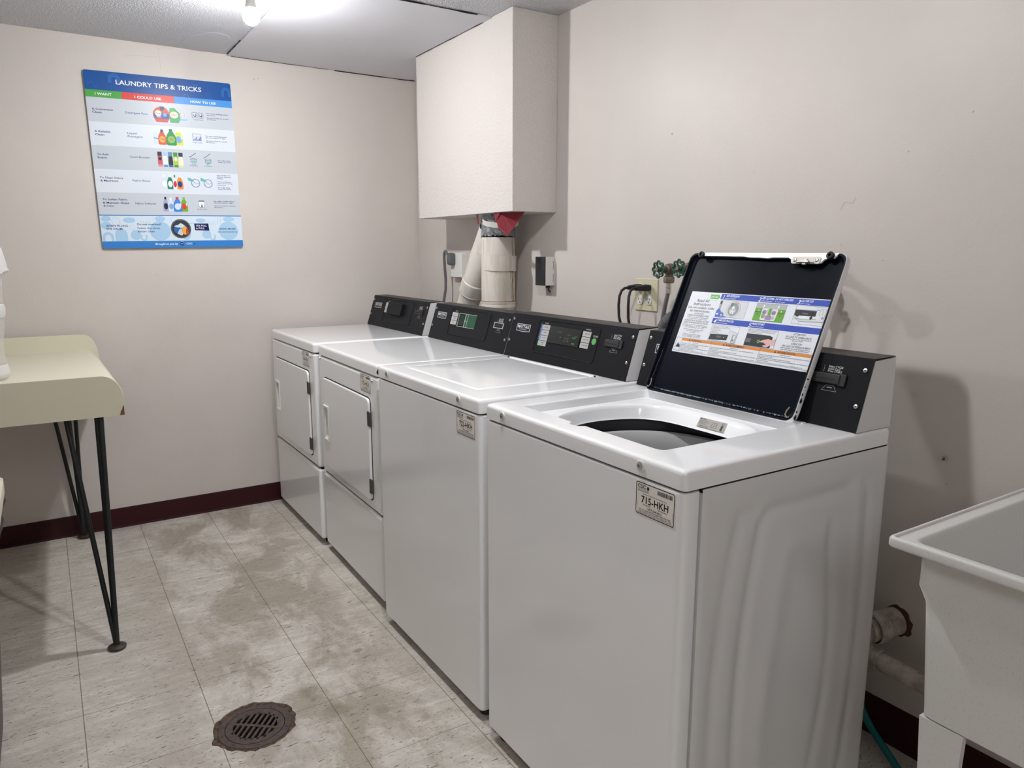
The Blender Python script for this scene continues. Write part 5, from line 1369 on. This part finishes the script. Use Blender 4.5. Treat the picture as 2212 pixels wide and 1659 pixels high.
# ================================================================== UTILITY SINK AND PLUMBING
sx0, sx1, sy0, sy1 = 3.213, 3.80, -.741, -.155
root = thing('utility_sink', 'speckled off-white plastic utility sink at the right frame edge', 'sink', ((sx0+sx1)/2, (sy0+sy1)/2, 0))
hx_, hy_ = (sx1-sx0)/2, (sy1-sy0)/2
AS = angles((0, 0), [(-hx_, -hy_), (hx_, -hy_), (hx_, hy_), (-hx_, hy_)], 100)
def sl(i, z, r_): return ring_pts(rrs(-hx_+i, -hy_+i, hx_-i, hy_-i, r_), (0, 0), AS, lambda x, y: (x, y, z))
b = B()
b.loft([sl(.060, .5715, .02), sl(.053, .5715, .018), sl(.0505, .574, .018), sl(.0420, .740, .016), sl(.0405, .762, .016), sl(.0335, .788, .012), sl(.0335, .838, .012), sl(.005, .8465, .008), sl(.0015, .848, .008), sl(0, .851, .008), sl(0, .860, .008), sl(.0015, .8635, .008), sl(.0045, .8645, .007), sl(.0065, .8635, .007), sl(.008, .8605, .007), sl(.0235, .8595, .014), sl(.0285, .858, .016), sl(.032, .850, .018), sl(.050, .760, .03), sl(.060, .62, .04), sl(.075, .598, .05), sl(.28, .590, .01)], sink_m, True, True)
b.build('basin', root, sharp=50)
for sxn, syn in ((-1, -1), (1, -1), (-1, 1), (1, 1)):
    b = B()
    i0 = .0595
    X_, Y_ = sxn*(hx_-i0), syn*(hy_-i0)
    def corner(w, z, i):   # L-shaped section
        X1_, Y1_ = sxn*(hx_-i), syn*(hy_-i); t_ = .012
        return [(X1_, Y1_, z), (X1_-sxn*w, Y1_, z), (X1_-sxn*w, Y1_-syn*t_, z), (X1_-sxn*t_, Y1_-syn*t_, z), (X1_-sxn*t_, Y1_-syn*w, z), (X1_, Y1_-syn*w, z)]
    b.loft([corner(.045, 0, .068), corner(.047, .01, .068), corner(.060, .50, .0535), corner(.066, .5705, .0505)], sink_m, True, True)
    b.build('leg', root)
# drain pipe out of the wall
root = thing('drain_pipe', 'old painted drain pipe coming out of a broken hole in the wall beside the sink', 'pipe', (2.842, 0, .345))
b = B()
b.tube([(.0, -.002, 0), (-.010, -.045, -.004), (-.025, -.090, -.010)], .036, pvc_m, 24)
b.build('wall_stub', root)
b = B(); b.lathe([(.040, -.0), (.042, .010), (.041, .030), (.037, .034)], (-.008, -.050, -.003), (-.22, -1, -.1), pvc_m, 28); b.build('coupling', root)
b = B()
b.tube([(-.028, -.088, .010), (-.032, -.095, -.02), (-.028, -.098, -.052), (-.004, -.098, -.073)], .030, pvc_m, 20)
b.build('elbow', root)
b = B()
b.tube([(-.012, -.098, -.070), (.10, -.098, -.076), (.24, -.098, -.080), (.50, -.098, -.086)], .0235, pvc_m, 20)
b.lathe([(.0275, 0), (.0275, .028), (.0245, .030)], (-.006, -.098, -.070), (1, 0, -.05), pvc_m, 24, (True, False))
b.build('branch_pipe', root)
b = B(); rr = random.Random(12); n = 26
b.add([((.041+rr.uniform(-.005, .005))*math.cos(2*PI*i/n)+.004, -.0007, (.041+rr.uniform(-.005, .005))*math.sin(2*PI*i/n)) for i in range(n)], [tuple(range(n))], rust_dk)
b.build('broken_hole_edge', root, smooth=False)
# garden hose
P2 = [Vector(q) for q in ((2.70, -.05, .30), (2.74, -.035, .17), (2.79, -.045, .10), (2.835, -.06, .055), (2.90, -.085, .030), (2.985, -.13, .010), (3.10, -.20, .0095), (3.30, -.33, .0095), (3.55, -.42, .0095))]
for _ in range(3):
    Q = [P2[0]]
    for a, c_ in zip(P2, P2[1:]): Q += [a*.75+c_*.25, a*.25+c_*.75]
    Q.append(P2[-1]); P2 = Q
b = B(); b.tube(P2, .0095, teal_m, 12)
tag(b.build('garden_hose'), 'teal garden hose lying on the floor between washer and sink', 'hose')

# parts that look different from the rest of their thing
for o in bpy.data.objects:
    k_ = o.name.split('.')[0]
    lab = {'control_panel': 'black sloping console panel', 'lid_bumper': 'black rubber bumper', 'door_hinge': 'dark steel hinge', 'instruction_label': 'white, blue and orange instruction sticker', 'bare_zinc_neck': 'bare gray zinc neck',
           'hand_wheel': 'green scalloped hand wheel', 'black_face_plate': 'black socket face', 'chipped_corner': 'bare brown board showing at the corner', 'identification_sticker': 'white service sticker', 'maker_badge': 'MAYTAG badge',
           'start_button': 'green start button', 'bare_circuit_board': 'exposed green circuit board', 'outer_tub': 'black outer tub'}.get(k_)
    if lab and o.parent: o['label'] = lab
